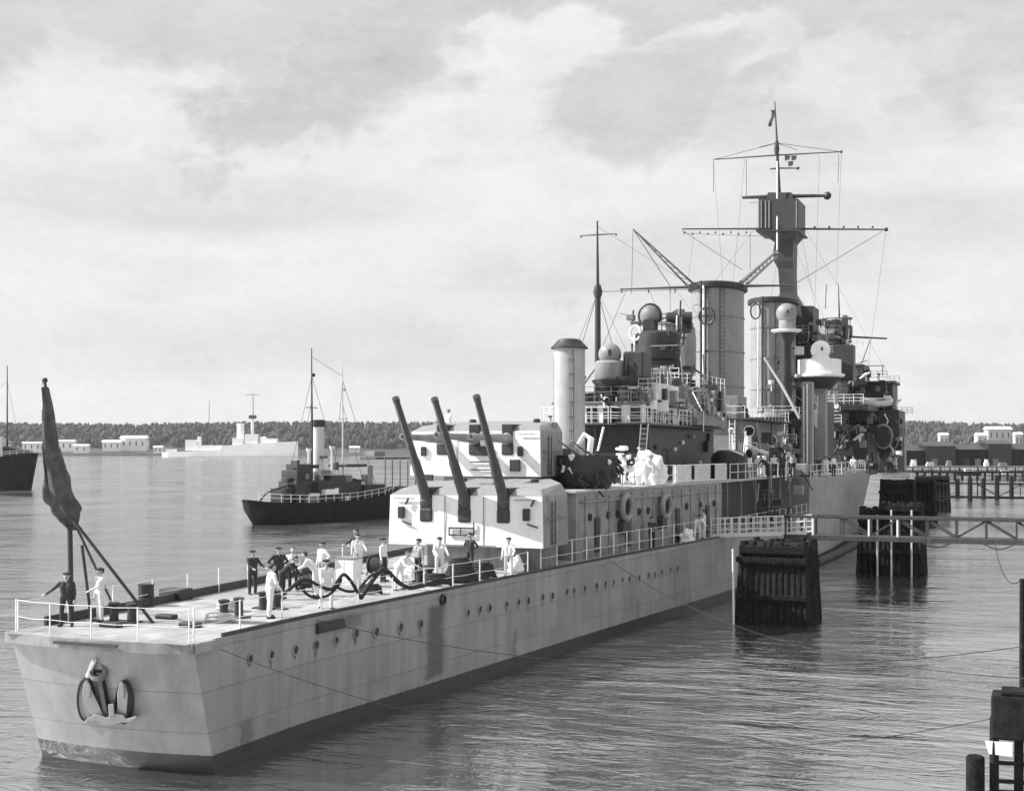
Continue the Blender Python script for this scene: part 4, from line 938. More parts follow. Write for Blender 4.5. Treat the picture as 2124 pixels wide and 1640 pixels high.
for (u0, v0, Y0_, u1, v1, Y1_) in [(1690, 985, 122, 1700, 850, 124), (1755, 985, 122, 1748, 850, 126), (1800, 980, 133, 1770, 852, 133), (1852, 852, 138, 1812, 905, 138), (1760, 895, 123, 1700, 985, 123)]:
    MB().tube([at_Y(u0, v0, Y0_), at_Y(u1, v1, Y1_)], .12, 8).build('bridge_strut', PAINT_L if u0 < 1760 else PAINT_D, ship, 40)
# curved ventilators and gun ring near the bridge foot
rc = at_Y(1832, 905, 131)
MB().tube([rc + Vector((1.0 * math.cos(a), 0, 1.35 * math.sin(a))) for a in [2 * PI * k / 28 for k in range(28)]], .17, 8, closed=True).build('cable_drum', PAINT_L, ship, 40)
MB().lathe([(.9, -.3), (.9, .3)], rc, 18, 1, 1.3, Matrix(((1, 0, 0), (0, 0, 1), (0, -1, 0)))).build('cable_core', PAINT_D, ship, 40)
ry = at_Y(1862, 900, 138); MB().tube([at_Y(1868, 945, 138), at_Y(1866, 880, 138)], .22, 8).tube([at_Y(1850, 945, 138), at_Y(1866, 890, 138)], .18, 8).build('davit', WHITE, ship, 40)
rl = at_Y(1760, 985, 118)
# king post and its boom
kp = at_Y(1675, 985, 88); kt = at_Y(1675, 792, 88)
k_ = MB().box(kp.x - .48, kp.x + .48, 87.6, 88.7, ZF, kt.z).build('king_post', PAINT_L, ship, bevel=.12)
MB().tube([(kp.x + .05, 87.45, ZF), (kp.x + .05, 87.45, kt.z - .2)], .07, 8).tube([(kp.x - .25, 87.45, ZF), (kp.x - .25, 87.45, kt.z - .4)], .05, 8).build('hoist_pipe', WHITE, k_, 40)
MB().tube([at_Y(1585, 742, 92), at_Y(1622, 800, 90), at_Y(1660, 870, 88.2)], [.08, .15, .15], 10).build('cargo_boom', PAINT_L, ship, 40)
# midship clutter on the upper deck
def cowl(c, s, zb, m, turn=0.0):
    M_ = Matrix.Rotation(turn, 3, 'Z')
    P_ = [Vector((c.x, c.y, zb)), Vector((c.x, c.y, c.z - s * .2))] + [c + M_ @ Vector((0, -s * .9 * (1 - math.cos(t)), s * .9 * math.sin(t) - .0)) for t in (.3, .7, 1.1, 1.5)]
    P_.append(P_[-1] + M_ @ Vector((0, -s * .5, -.02)))
    o = MB().tube(P_, [s * .5, s * .5, s * .52, s * .58, s * .66, s * .76, s * .86], 16).build('cowl_ventilator', m, ship, 50)
    e = P_[-1]; MB().lathe([(0, .01), (s * .74, .01)], e, 16, 1, 1, (M_ @ Vector((0, -1, -.05))).to_track_quat('Z', 'Y').to_matrix()).build('cowl_mouth', DARK, o)
for (u, v, Y, s, m, tn) in [(1552, 905, 72, .5, WHITE, .3), (1522, 900, 74, .3, WHITE, -.4), (1600, 925, 78, .55, WHITE, .2), (1565, 950, 66, .42, PAINT_L, -.6), (1632, 935, 80, .55, PAINT_D, .4), (1655, 890, 90, .6, DARK, 0), (1640, 872, 92, .5, PAINT_D, .5), (1590, 890, 88, .45, PAINT, -.3)]:
    cowl(at_Y(u, v, Y), s, ZU, m, tn)
for (u, Y, w_, h, m) in [(1545, 70, .8, 1.0, PAINT_L), (1572, 74, .6, 1.5, WHITE), (1640, 76, .9, 1.3, PAINT_D), (1625, 84, .7, 1.9, PAINT), (1538, 62, .5, .8, PAINT), (1662, 74, .5, .9, PAINT_L)]:
    p_ = at_Y(u, 950, Y); MB().box(p_.x - w_, p_.x + w_, Y - .5, Y + .5, ZU, ZU + h).build('deck_box', m, ship, bevel=.06)
# big dark gun house with rounded roof, low barrel pointing right
gh = at_Y(1513, 985, 60); 
g = MB().lathe([(1.25, 0), (1.3, 1.4), (1.15, 1.75), (.7, 2.0), (0, 2.05)], (gh.x, 60, ZU), 22).build('ready_house', DARK, ship, 40)
MB().tube([(gh.x - .9, 59.2, ZU + 2.0), (gh.x + .2, 58.9, ZU + 2.05), (gh.x + 1.2, 59.1, ZU + 1.65)], .07, 6).build('roof_rail', WHITE, g, 40)
ag = at_Y(1612, 960, 72)
g = MB().lathe([(.9, 0), (.7, .5), (.35, .9), (.35, 1.3)], (ag.x, 72, ZU), 18).build('anti_aircraft_gun', PAINT_D, ship, 40)
MB().tube([(ag.x, 72, ZU + 1.3), (ag.x - 2.3, 70.4, ZU + 2.4)], [.13, .06], 10).tube([(ag.x + .25, 72, ZU + 1.3), (ag.x - 2.05, 70.4, ZU + 2.4)], [.13, .06], 10).build('gun_barrel', WHITE, g, 40)
MB().box(ag.x - .5, ag.x + .7, 71.2, 71.35, ZU + .6, ZU + 2.2).build('gun_shield', DARK, g, bevel=.05)
# gun tub of dark gear beside the after turret
gt = at_z(1217, 1012, ZU)
tub = MB().lathe([(1.2, 0), (1.5, .5), (1.62, 1.1), (1.62, 1.75), (1.54, 1.75), (1.5, .9)], (gt.x, gt.y, ZU), 32).build('gun_tub', PAINT_D, ship, 40)
rr_ = random.Random(5)
mb = MB()
for k in range(46):
    a = rr_.uniform(0, 2 * PI); z = rr_.uniform(.2, 1.7); r0 = 1.58 + rr_.uniform(0, .08)
    cc = Vector((gt.x + r0 * math.cos(a), gt.y + r0 * math.sin(a), ZU + z))
    mb.tube([cc, cc + Vector((rr_.uniform(-.25, .25), rr_.uniform(-.25, .25), rr_.uniform(-.35, .1))), cc + Vector((rr_.uniform(-.4, .4), rr_.uniform(-.2, .2), -rr_.uniform(.2, .7)))], [.07, .09, .05], 6)
mb.build('netting', CLOTH_D, tub, 40)
mb = MB()
for k in range(10):
    a = -PI / 2 + rr_.uniform(-1.4, 1.2); r0 = 1.5; cc = Vector((gt.x + r0 * math.cos(a), gt.y + r0 * math.sin(a), ZU + rr_.uniform(.9, 1.85)))
    mb.tube([cc, cc + Vector((.25 * rr_.uniform(-1, 1), -.1, .2 * rr_.uniform(-1, 1))), cc + Vector((.5 * rr_.uniform(-1, 1), -.1, -.25))], [.08, .12, .06], 6)
mb.build('lashings', CANVAS, tub, 40)
mg = MB()
for dx_ in (-.35, .35): mg.tube([(gt.x + dx_, gt.y, ZU + 1.7), (gt.x + dx_ - .8, gt.y - 1.2, ZU + 2.5)], [.1, .05], 8)
mg.build('gun_barrel', PAINT_L, tub, 40)
MB().tube([at_Y(1222, 950, 40.5), at_Y(1226, 910, 40.5), at_Y(1213, 900, 40.5), at_Y(1196, 925, 40.5)], [.16, .2, .16, .1], 8).build('cowl_ventilator', WHITE, ship, 40)
MB().tube([at_Y(1240, 935, 42), at_Y(1252, 885, 42)], .07, 6).build('awning_spar', WHITE, ship, 40)
mb = MB()
for k in range(26):
    u = 1278 + rr_.uniform(0, 50); v = 925 + rr_.uniform(0, 80); c = at_Y(u, v, 41.5 + rr_.uniform(0, 2)); 
    if c.z < ZU + .1: c.z = ZU + .1
    s = rr_.uniform(.08, .22); mb.box(c.x - s, c.x + s, c.y - s, c.y + s, c.z - s * .6, c.z + s * .6)
mb.build('canvas_gear', CANVAS, ship, bevel=.04)
# upper deck railings
MB().rail([(dh(y) + .02, y, ZU) for y in (36.5, 38, 43, 46)], 1.15, 1.1, 2, .02, .032).build('railing', RAILW, ship)
mb = MB(); 
for k in range(34):
    Y = 44.5 + k * .29; x = dh(Y) + .0
    if 10 <= k <= 11 or 22 <= k <= 24: continue
    mb.bar((x, Y, ZU + .06), (x, Y + .02, ZU + 1.1), .09, .07)
mb.bar((dh(44.5), 44.5, ZU + .12), (dh(54), 54, ZU + .12), .06); mb.bar((dh(44.5), 44.5, ZU + 1.1), (dh(54), 54, ZU + 1.1), .06)
mb.build('slatted_balustrade', RAILW, ship)
MB().rail([(dh(y) + .02, y, ZU) for y in (55, 60, 66, 72, 77)], 1.1, 2.0, 2, .02, .03).build('railing', RAILW, ship)
MB().rail([(lerp(BD, y) - .1, y, ZF) for y in (78, 90, 100, 112, 124)], 1.1, 3.0, 2, .025, .035).build('railing', RAILW, ship)
deck_rail('railing', [50, 55, 60, 66, 72, 76.5], 1, .12, 1.15, 2.2)
# dark boat deck lip seen at the right of the gangway
MB().box(6.0, 8.3, 79.5, 80.6, ZF, ZF + .5).build('breakwater', PAINT_D, ship)

# ---- finer fittings of the superstructure
def rect_rail(x0, x1, y0, y1, z, h=1.05, m=RAILW, step=1.3): MB().rail([(x0, y1, z), (x0, y0, z), (x1, y0, z), (x1, y1, z)], h, step, 3, .018, .03).build('railing', m, ship)
rect_rail(-3.1, 3.95, 45.25, 66, 11.15, step=1.1); rect_rail(-2.3, 3.4, 45.7, 56.2, 12.5, .95, PAINT, 1.1); rect_rail(2.05, 4.35, 56.1, 64.9, 13.8, .95)
rect_rail(-3.8, 4.1, 95.5, 112.9, 12.65, step=1.8)
def ladder(x, y, z0, z1, lean=0.0, m=RAILW, wd=.45):
    mb = MB(); top_ = Vector((x + lean, y, z1)); bot_ = Vector((x, y, z0))
    for k in (-1, 1): mb.bar(bot_ + Vector((0, k * 0, 0)) + Vector((k * wd / 2, 0, 0)), top_ + Vector((k * wd / 2, 0, 0)), .05)
    n = int((z1 - z0) / .3)
    for i in range(1, n): p_ = bot_.lerp(top_, i / n); mb.bar(p_ - Vector((wd / 2, 0, 0)), p_ + Vector((wd / 2, 0, 0)), .03)
    mb.build('ladder', m, ship)
ladder(-1.2, 45.95, ZU, 11.1); ladder(3.5, 45.1, ZU, 11.1, .3); ladder(2.6, 48.4, 12.5, 13.7, 0, PAINT_D); ladder(3.0, 73.35, ZU, 11.9); ladder(-2, 73.35, ZU, 11.9); ladder(3.2, 95.3, ZF, 12.5, .4)
for (X_, Y_, zb_, zt_) in ((X1 + 1.1, 82 - 3.05, 12.2, z1t), (X2 + 1.0, 107 - 3.0, 12.8, z2t)):
    mb = MB()
    for k in (-.2, .2): mb.bar((X_ + k, Y_ - .1, zb_), (X_ + k, Y_ - .1, zt_ - .5), .045)
    for i in range(int((zt_ - zb_) / .35)): mb.bar((X_ - .2, Y_ - .1, zb_ + .35 * i), (X_ + .2, Y_ - .1, zb_ + .35 * i), .03)
    mb.build('funnel_ladder', PAINT_D, F1 if Y_ < 90 else F2)
rg = random.Random(21)
# boxes, lockers, lamps, pipes on the walls and decks of the superstructure
for i in range(70):
    zone = rg.choice([(3.24, 46.5, 65, ZU + .4, 10.6, 1), (4.42, 56.5, 64.5, 11.6, 13.5, 1), (3.62, 74.5, 91.5, ZU + .5, 11.6, 1), (3.42, 96.5, 112.5, ZF + .5, 12.2, 1), (3.24, 46.2, 55.8, 11.3, 12.2, 1)])
    y = rg.uniform(zone[1], zone[2]); z = rg.uniform(zone[3], zone[4]); x = zone[0]
    k = rg.random()
    if k < .4: MB().box(x - .03, x + rg.uniform(.12, .35), y - rg.uniform(.15, .5), y + rg.uniform(.15, .5), z - rg.uniform(.1, .4), z + rg.uniform(.1, .4)).build('wall_locker', rg.choice([PAINT, PAINT_D, PAINT_L]), ship, bevel=.02)
    elif k < .65: MB().lathe([(.17, 0), (.17, .07), (.12, .08), (.12, .03), (0, .03)], (x, y, z), 12, 1, 1, Matrix(((0, 0, 1), (0, 1, 0), (-1, 0, 0)))).build('scuttle', PAINT_D, ship, 40)
    elif k < .85: MB().tube([(x + .06, y, z - 1.0), (x + .06, y, z + .8), (x + .06, y + rg.uniform(-1, 1), z + 1.0)], .045, 6).build('wall_pipe', rg.choice([PAINT, RAILW, PAINT_D]), ship, 40)
    else: MB().lathe([(.1, 0), (.14, .15), (.08, .25), (0, .27)], (x + .15, y, z), 10).build('deck_lamp', WHITE, ship, 40)
for i in range(60):
    x0, x1, y0, y1, zz = rg.choice([(-2.6, 3.8, 45.6, 46.4, 11.15), (-2, 3.2, 46, 48.3, 12.5), (.4, 3.4, 49, 53.5, 13.75), (2.2, 4.2, 56.5, 64, 13.8), (-3.8, 4.3, 73.8, 76.5, 12.05), (3.5, 6.4, 68, 76, ZU), (4, 7.2, 78, 96, ZF), (2.5, 7.0, 96, 122, ZF), (3.6, 5.6, 55, 66, ZU)])
    x, y = rg.uniform(x0, x1), rg.uniform(y0, y1); k = rg.random(); h = rg.uniform(.35, 1.15); m = rg.choice([PAINT, PAINT_D, PAINT_L, WHITE, DARK])
    if k < .4: MB().box(x - rg.uniform(.15, .45), x + rg.uniform(.15, .45), y - .3, y + .3, zz, zz + h).build('deck_locker', m, ship, bevel=.03)
    elif k < .7: cowl(Vector((x, y, zz + h + .35)), rg.uniform(.16, .28), zz, m, rg.uniform(-1, 1))
    elif k < .85: MB().lathe([(.25, 0), (.28, .1), (.1, .2), (.09, h), (.22, h + .05), (.22, h + .3), (0, h + .34)], (x, y, zz), 14).build('pedestal', m, ship, 40)
    else: MB().tube([(x, y, zz), (x, y, zz + h), (x - .6, y - .8, zz + h + .55)], [.14, .12, .04], 8).build('machine_gun', PAINT_D, ship, 40)
# clusters of small gear below the bridge
for i in range(46):
    u, v = rg.uniform(1690, 1868), rg.uniform(865, 975); Y = 117 + (u - 1690) * .105 + rg.uniform(-1, 3); c = at_Y(u, v, Y); s_ = rg.uniform(.12, .5); m = rg.choice([PAINT, PAINT_D, PAINT_L, WHITE, DARK, DARK])
    k = rg.random()
    if k < .55: MB().box(c.x - s_, c.x + s_ * rg.uniform(.5, 1.5), c.y - .4, c.y + .8, c.z - s_ * rg.uniform(.5, 1.6), c.z + s_).build('bridge_fitting', m, ship, bevel=.03)
    else: MB().tube([c + Vector((rg.uniform(-1, 1), 0, -1.2)), c, c + Vector((rg.uniform(-1, 1), 0, rg.uniform(.2, 1)))], .09, 7).build('bridge_strut', m, ship, 40)
for i in range(26):
    u, v = rg.uniform(1600, 1765), rg.uniform(655, 795); Y = 112.0; c = at_Y(u, v, Y - 3.4 + rg.uniform(0, 2)); s_ = rg.uniform(.12, .42); m = rg.choice([PAINT, PAINT_D, PAINT_L, DARK, DARK])
    if c.z > 24 and u > 1680: continue
    MB().box(c.x - s_, c.x + s_ * 1.5, c.y - .4, c.y + 1.6, c.z - s_, c.z + s_ * rg.uniform(.4, 1.4)).build('bridge_fitting', m, ship, bevel=.03)
# dense small fittings, stage by stage
def clutter(u0, u1, v0, v1, Y, dep, n, tones, big=.45):
    for i in range(n):
        u, v, y = rg.uniform(u0, u1), rg.uniform(v0, v1), Y + rg.uniform(0, dep); c = at_Y(u, v, y); m = rg.choice(tones); k = rg.random(); s_ = rg.uniform(.1, big)
        if k < .28: MB().box(c.x - s_, c.x + s_, y - .25, y + .4, c.z - s_ * rg.uniform(.3, 1.2), c.z + s_ * .8).build('equipment_box', m, ship, bevel=.02)
        elif k < .46: MB().tube([c, c + Vector((rg.uniform(-.3, .3), 0, rg.uniform(.8, 2.2)))], .06, 6).build('stanchion', m, ship, 40)
        elif k < .60: MB().rail([c, c + Vector((rg.uniform(1.0, 2.4), 0, 0))], .9, .6, 3, .022, .03).build('railing_panel', rg.choice([RAILW, PAINT_L, PAINT_D]), ship)
        elif k < .72: MB().tube([c, c + Vector((rg.uniform(-1.6, 1.6), rg.uniform(-.5, .5), rg.uniform(-1.6, 1.6)))], .045, 5).build('lattice_stay', m, ship)
        elif k < .84: MB().lathe([(s_ * .6, 0), (s_ * .7, s_ * .3), (s_ * .7, s_), (0, s_ * 1.1)], c, 14).bar(c, c - Vector((0, 0, .7)), .1).build('lamp_housing', m, ship, 40)
        else: MB().box(c.x - s_ * 2.2, c.x + s_ * 2.2, y - .6, y + .6, c.z, c.z + .07).bar(c + Vector((s_, 0, 0)), c + Vector((s_ * .3, .3, -.9)), .06).build('platform', rg.choice([DARK, PAINT_D, PAINT_L]), ship)
mix_ = [PAINT, PAINT_D, PAINT_L, WHITE, DARK, PAINT_D]
clutter(1305, 1432, 650, 800, 56.5, 3, 34, mix_); clutter(1240, 1335, 775, 842, 45.8, 1.5, 18, mix_, .3); clutter(1325, 1480, 790, 842, 47, 8, 26, mix_, .35)
clutter(1590, 1690, 690, 880, 101, 6, 34, mix_); clutter(1690, 1772, 700, 850, 118, 8, 36, mix_); clutter(1745, 1866, 765, 905, 133, 6, 46, mix_, .5); clutter(1690, 1870, 895, 985, 120, 12, 40, mix_, .45); clutter(1485, 1665, 890, 1000, 66, 10, 40, mix_, .4)
clutter(1560, 1690, 1015, 1090, 58, 8, 22, [PAINT, PAINT_D, DARK, PAINT_L], .45)

# standing rigging
mb = MB()
for (u0, v0, y0_, u1, v1, y1_) in [(1618, 500, 113, 1560, 870, 96), (1645, 500, 113, 1760, 790, 122), (1645, 430, 113, 1850, 790, 136), (1600, 430, 113, 1470, 600, 82), (1480, 334, 113, 1500, 590, 84), (1545, 330, 113, 1520, 590, 84), (1745, 318, 113, 1735, 590, 127), (1700, 322, 113, 1690, 640, 122), (1660, 476, 113, 1700, 690, 118), (1838, 478, 113, 1800, 760, 127), (1440, 478, 113, 1425, 600, 82), (1240, 470, 51, 1440, 596, 81), (1240, 605, 51, 1330, 790, 49), (1240, 605, 51, 1195, 720, 46)]:
    mb.tube([at_Y(u0, v0, y0_), at_Y(u1, v1, y1_)], .014, 4)
mb.build('rigging', WIRE, ship)
# turret fittings
for (X_, Y0_, zb_, hw_, t_) in ((1.25, 23.9, 5.08, 3.9, T1), (-1.4, 31.2, 8.15, 3.7, T2)):
    mb = MB()
    for k in range(6): mb.bar((X_ + hw_ + .06, Y0_ + 1.0, zb_ + .2 + .35 * k), (X_ + hw_ + .06, Y0_ + 1.45, zb_ + .2 + .35 * k), .04)
    for yy_ in (1.0, 1.45): mb.bar((X_ + hw_ + .06, Y0_ + yy_, zb_ + .1), (X_ + hw_ + .06, Y0_ + yy_, zb_ + 2.1), .04)
    mb.build('turret_ladder', PAINT_D, t_)
    MB().bar((X_ + hw_ + .05, Y0_ + .3, zb_ + 1.3), (X_ + hw_ + .05, Y0_ + 3.2, zb_ + 1.3), .05).build('grab_rail', PAINT, t_)
    MB().bar((X_ - hw_ + .3, Y0_ - .06, zb_ + 2.18), (X_ - 2.5, Y0_ - .06, zb_ + 2.18), .045).bar((X_ + 2.5, Y0_ - .06, zb_ + 2.18), (X_ + hw_ - .3, Y0_ - .06, zb_ + 2.18), .045).build('grab_rail', PAINT_L, t_)
    for k in (-1, 1):
        MB().bar((X_ + k * .98, Y0_ - .004, zb_ + .02), (X_ + k * .98, Y0_ - .004, zb_ + 2.34), .035, .02).build('plate_joint', PAINT_L, t_)
        MB().lathe([(.2, 0), (.2, .3), (.12, .36), (0, .36)], (X_ + k * 1.9, Y0_ + 4.2, zb_ + 2.72), 14).build('periscope', PAINT_D, t_, 40)
for (u, v, w_, h) in [(1068, 965, .28, .3), (880, 990, .5, .16), (1000, 935, .5, .25)]:
    c = at_Y(u, v, 31.12); MB().box(c.x - w_, c.x + w_, 31.06, 31.2, c.z - h, c.z + h).build('face_patch', PAINT_D, T2, bevel=.02)  # dark raised patches on the rear turret front

# ================================================================ PEOPLE
def axis(a, tilt=0):
    return Vector((math.sin(a), 0, -math.cos(a)))
def person_mesh(key, lean=0.0, la=((.18, .0, -1), (.10, -.15, -1)), ra=((-.18, 0, -1), (-.10, -.15, -1)), ll=((.06, 0, -1), (.0, .02, -1)), rl=((-.06, 0, -1), (.0, .02, -1)), head=(0, 0), top=DUCK, bot=NAVY, bare=False):
    """one continuous body, feet on z = 0, facing -Y"""
    segs = []      # (p0, r0, p1, r1, material)
    S, T, B, H, F, K = 0, 1, 2, 3, 4, 5
    def v(t): return Vector(t).normalized()
    hipz = .93
    legs = []
    for sg, (a, b) in ((1, ll), (-1, rl)):
        h = Vector((sg * .095, 0, 0)); k = h + v(a) * .44; an = k + v(b) * .43; legs.append((sg, h, k, an))
    low = min(l[3].z for l in legs)
    pz = -low + .075
    P = Vector((0, 0, pz))
    up = Vector((0, -math.sin(lean), math.cos(lean))); fwd = Vector((0, -math.cos(lean), -math.sin(lean)))
    for sg, h, k, an in legs:
        h, k, an = h + P, k + P, an + P
        segs += [(h + Vector((0, 0, .02)), .098, k, .064, B), (k, .064, k.lerp(an, .35), .066, B), (k.lerp(an, .35), .066, an, .052, B)]
        toe = an + Vector((sg * .03, -.15, -.04)); toe.z = max(.035, toe.z); heel = an + Vector((0, .04, -.035)); heel.z = max(.035, heel.z)
        segs += [(an, .05, heel, .04, F), (heel, .04, toe, .038, F)]
    ch = P + up * .36; nk = P + up * .53
    segs += [(P + Vector((-.06, 0, .03)), .115, P + Vector((.06, 0, .03)), .115, B), (P + up * .10 - Vector((.05, 0, 0)), .115, ch - Vector((.085, 0, 0)), .115, T), (P + up * .10 + Vector((.05, 0, 0)), .115, ch + Vector((.085, 0, 0)), .115, T),
             (ch - Vector((.13, 0, 0)), .085, nk - Vector((.05, 0, .03)), .06, T), (ch + Vector((.13, 0, 0)), .085, nk - Vector((-.05, 0, .03)), .06, T), (nk - up * .02, .055, nk + up * .09, .05, S)]
    for sg, (a, b) in ((1, la), (-1, ra)):
        sh = P + up * .47 + Vector((sg * .185, 0, 0)); e = sh + v(a) * .29; wr = e + v(b) * .25
        segs += [(P + up * .44 + Vector((sg * .12, 0, 0)), .075, sh, .062, T), (sh, .062, e, .045, T), (e, .045, wr, .034, S if bare else T)]
        d = v(b); side_ = d.cross(Vector((0, 1, 0)));
        if side_.length < .1: side_ = Vector((1, 0, 0))
        side_.normalize(); nrm = side_.cross(d).normalized()
        pm = wr + d * .085
        for q in (-.028, 0, .028): segs.append((wr + d * .01 + side_ * q * .6, .022, pm + side_ * q, .017, S))
        for i, (q, L_) in enumerate(((-.036, .065), (-.012, .08), (.012, .075), (.036, .058))):
            r0 = pm + side_ * q; r1 = r0 + d * L_ * .55 + nrm * .006; r2 = r1 + d * L_ * .42 + nrm * .022
            segs += [(r0, .0115, r1, .0105, S), (r1, .0105, r2, .0095, S)]
        th = wr + d * .03 + side_ * .03 * sg; segs += [(th, .014, th + d * .045 + side_ * .03 * sg + nrm * .01, .011, S), (th + d * .045 + side_ * .03 * sg + nrm * .01, .011, th + d * .075 + side_ * .03 * sg + nrm * .02, .01, S)]
    yaw, nod = head
    Rm = Matrix.Rotation(yaw, 3, 'Z') @ Matrix.Rotation(nod + lean * .5, 3, 'X')
    hc = nk + up * .17
    def hp(x, y, z): return hc + Rm @ Vector((x, y, z))
    segs += [(hp(0, .02, .035), .092, hp(0, -.005, .02), .088, S), (hp(0, -.02, -.02), .075, hp(0, -.045, -.075), .045, S), (hp(0, -.09, .0), .012, hp(0, -.112, -.03), .016, S),
             (hp(.085, .01, -.01), .018, hp(.09, .02, .015), .02, S), (hp(-.085, .01, -.01), .018, hp(-.09, .02, .015), .02, S), (hp(-.02, -.088, -.068), .008, hp(.02, -.088, -.068), .008, K),
             (hp(.034, -.083, .005), .012, hp(.036, -.083, .005), .012, K), (hp(-.034, -.083, .005), .012, hp(-.036, -.083, .005), .012, K),
             (hp(0, .03, .055), .092, hp(0, .05, .02), .088, H)]
    bm = bmesh.new()
    for p0, r0, p1, r1, m_ in segs:
        d = p1 - p0; L_ = d.length
        q = (d if L_ > 1e-6 else Vector((0, 0, 1))).to_track_quat('Z', 'Y').to_matrix()
        prof = [(r0 * math.sin(t), -r0 * math.cos(t)) for t in [PI / 2 * k / 4 for k in range(5)]] + [(r1 * math.cos(t), L_ + r1 * math.sin(t)) for t in [PI / 2 * k / 4 for k in range(5)]]
        tmp = MB(); tmp.bm.free(); tmp.bm = bm
        tmp.lathe([(max(0, a), b) for a, b in prof], p0, 12, 1, 1, q)
    bmesh.ops.recalc_face_normals(bm, faces=bm.faces)
    me = bpy.data.meshes.new('body'); bm.to_mesh(me); bm.free()
    o = bpy.data.objects.new('tmp_body', me); col.objects.link(o)
    md = o.modifiers.new('r', 'REMESH'); md.mode = 'VOXEL'; md.voxel_size = .0125
    ms = o.modifiers.new('s', 'SMOOTH'); ms.factor = .5; ms.iterations = 2
    dg = bpy.context.evaluated_depsgraph_get(); me2 = bpy.data.meshes.new_from_object(o.evaluated_get(dg))
    bpy.data.objects.remove(o); bpy.data.meshes.remove(me)
    me2.name = 'person_' + key; me2.materials.clear()
    for m_ in (SKIN, top, bot, HAIR, SHOE, HAIR): me2.materials.append(m_)
    for f in me2.polygons:
        c = f.center; best = 9; bi = 0
        for p0, r0, p1, r1, m_ in segs:
            d = p1 - p0; L2_ = d.length_squared
            t = max(0, min(1, (c - p0).dot(d) / L2_)) if L2_ > 1e-9 else 0
            q = (c - p0 - d * t).length - (r0 + (r1 - r0) * t)
            if q < best: best, bi = q, m_
        f.material_index = bi; f.use_smooth = True
    me2['hx'], me2['hy'], me2['hz'] = hc.x, hc.y, hc.z; me2['yaw'] = yaw; me2['nod'] = nod + lean * .5
    return me2
CAPM = {}
def cap_mesh(m):
    if m.name not in CAPM:
        mb = MB().lathe([(.098, .04), (.102, .075), (.128, .085), (.13, .10), (.09, .115), (0, .118)], (0, .015, 0), 20)
        bmesh.ops.recalc_face_normals(mb.bm, faces=mb.bm.faces)
        me = bpy.data.meshes.new('cap'); mb.bm.to_mesh(me); mb.bm.free(); me.materials.append(m); CAPM[m.name] = me
        for p_ in me.polygons: p_.use_smooth = True
    return CAPM[m.name]
BODY = {}
def person(label, loc, rz, key, cap=None, scale=1.0, group=None, **kw):
    if key not in BODY: BODY[key] = person_mesh(key, **kw)
    me = BODY[key]
    o = bpy.data.objects.new('person', me); col.objects.link(o); o.location = loc; o.rotation_euler = (0, 0, rz); vs_ = 1 + .045 * math.sin(len(label) * 2.7 + loc[0] * 3); o.scale = (scale * 1.1, scale * 1.12, scale * vs_)
    tag(o, label, 'person', group)
    if cap is not None:
        c = bpy.data.objects.new('cap', cap_mesh(cap)); col.objects.link(c); c.parent = o
        c.location = (me['hx'], me['hy'], me['hz']); c.rotation_euler = (me['nod'], 0, me['yaw'])
    return o
DOWN = ((.18, 0, -1), (.08, -.2, -1)); DOWNR = ((-.18, 0, -1), (-.08, -.2, -1))
FWD = ((.25, -.5, -.8), (.0, -.9, -.35)); FWDR = ((-.25, -.5, -.8), (.0, -.9, -.35))
HIPL = ((.65, .25, -.8), (-.75, -.25, -.6)); HIPR = ((-.65, .25, -.8), (.75, -.25, -.6))
WALKL = ((.06, -.32, -1), (0, .12, -1)); WALKR = ((-.06, .22, -1), (0, .30, -1))
Z = Vector((0, 0, 1))
def qd(u, v, z=ZD): return at_z(u, v, z + .006)
def ww(u, inset=.5):
    X = 6.0
    for _ in range(25): p_ = at_X(u, 1100, X); X = lerp(BD, p_.y) - inset
    return Vector((X, p_.y, ZD + .006))
G1 = 'sailors on the quarterdeck'; G2 = 'sailors on the upper decks'
person('sailor in dark uniform by the flagstaff reaching one arm out to the left', qd(138, 1298), .35, 'armout', NAVY, 1.0, G1, la=((.2, 0, -1), (.05, -.3, -1)), ra=((-.75, 0, -.75), (-.8, -.1, -.65)), ll=((.12, 0, -1), (.02, 0, -1)), rl=((-.10, 0, -1), (-.02, 0, -1)), top=NAVY, bot=NAVY)
person('sailor in white working clothes and dark cap standing right of the flagstaff', qd(207, 1288), -.5, 'white_down', NAVY, .98, G1, la=FWD, ra=DOWNR, top=DUCK, bot=DUCK)
person('lone sailor in dark uniform standing at the port rail, leftmost of the deck group', qd(524, 1232), 1.2, 'dark_stand', NAVY, 1.0, G1, la=FWD, ra=FWDR, top=NAVY, bot=NAVY)
person('nearest sailor, white jumper and trousers, seen from behind at the starboard rail', qd(560, 1281), 2.5, 'white_stride', None, 1.05, G1, lean=.12, la=((.3, -.2, -.9), (.1, -.6, -.7)), ra=((-.3, -.1, -.95), (-.1, -.5, -.8)), ll=((.14, -.1, -1), (.04, .05, -1)), rl=((-.12, .08, -1), (-.02, .12, -1)), head=(0, .3), top=DUCK, bot=DUCK)
person('sailor in dark clothes bending forward over the rope work', qd(585, 1243), 1.9, 'dark_bend', None, 1.0, G1, lean=.75, la=((.2, -.5, -.9), (-.1, -.5, -.9)), ra=((-.2, -.5, -.9), (.1, -.5, -.9)), ll=((.15, -.05, -1), (.0, .2, -1)), rl=((-.1, .05, -1), (0, .15, -1)), top=NAVY, bot=NAVY)
person('upright sailor in dark clothes beside the bending one', qd(578, 1226), .9, 'dark_hips', NAVY, 1.0, G1, la=HIPL, ra=HIPR, top=NAVY, bot=NAVY)
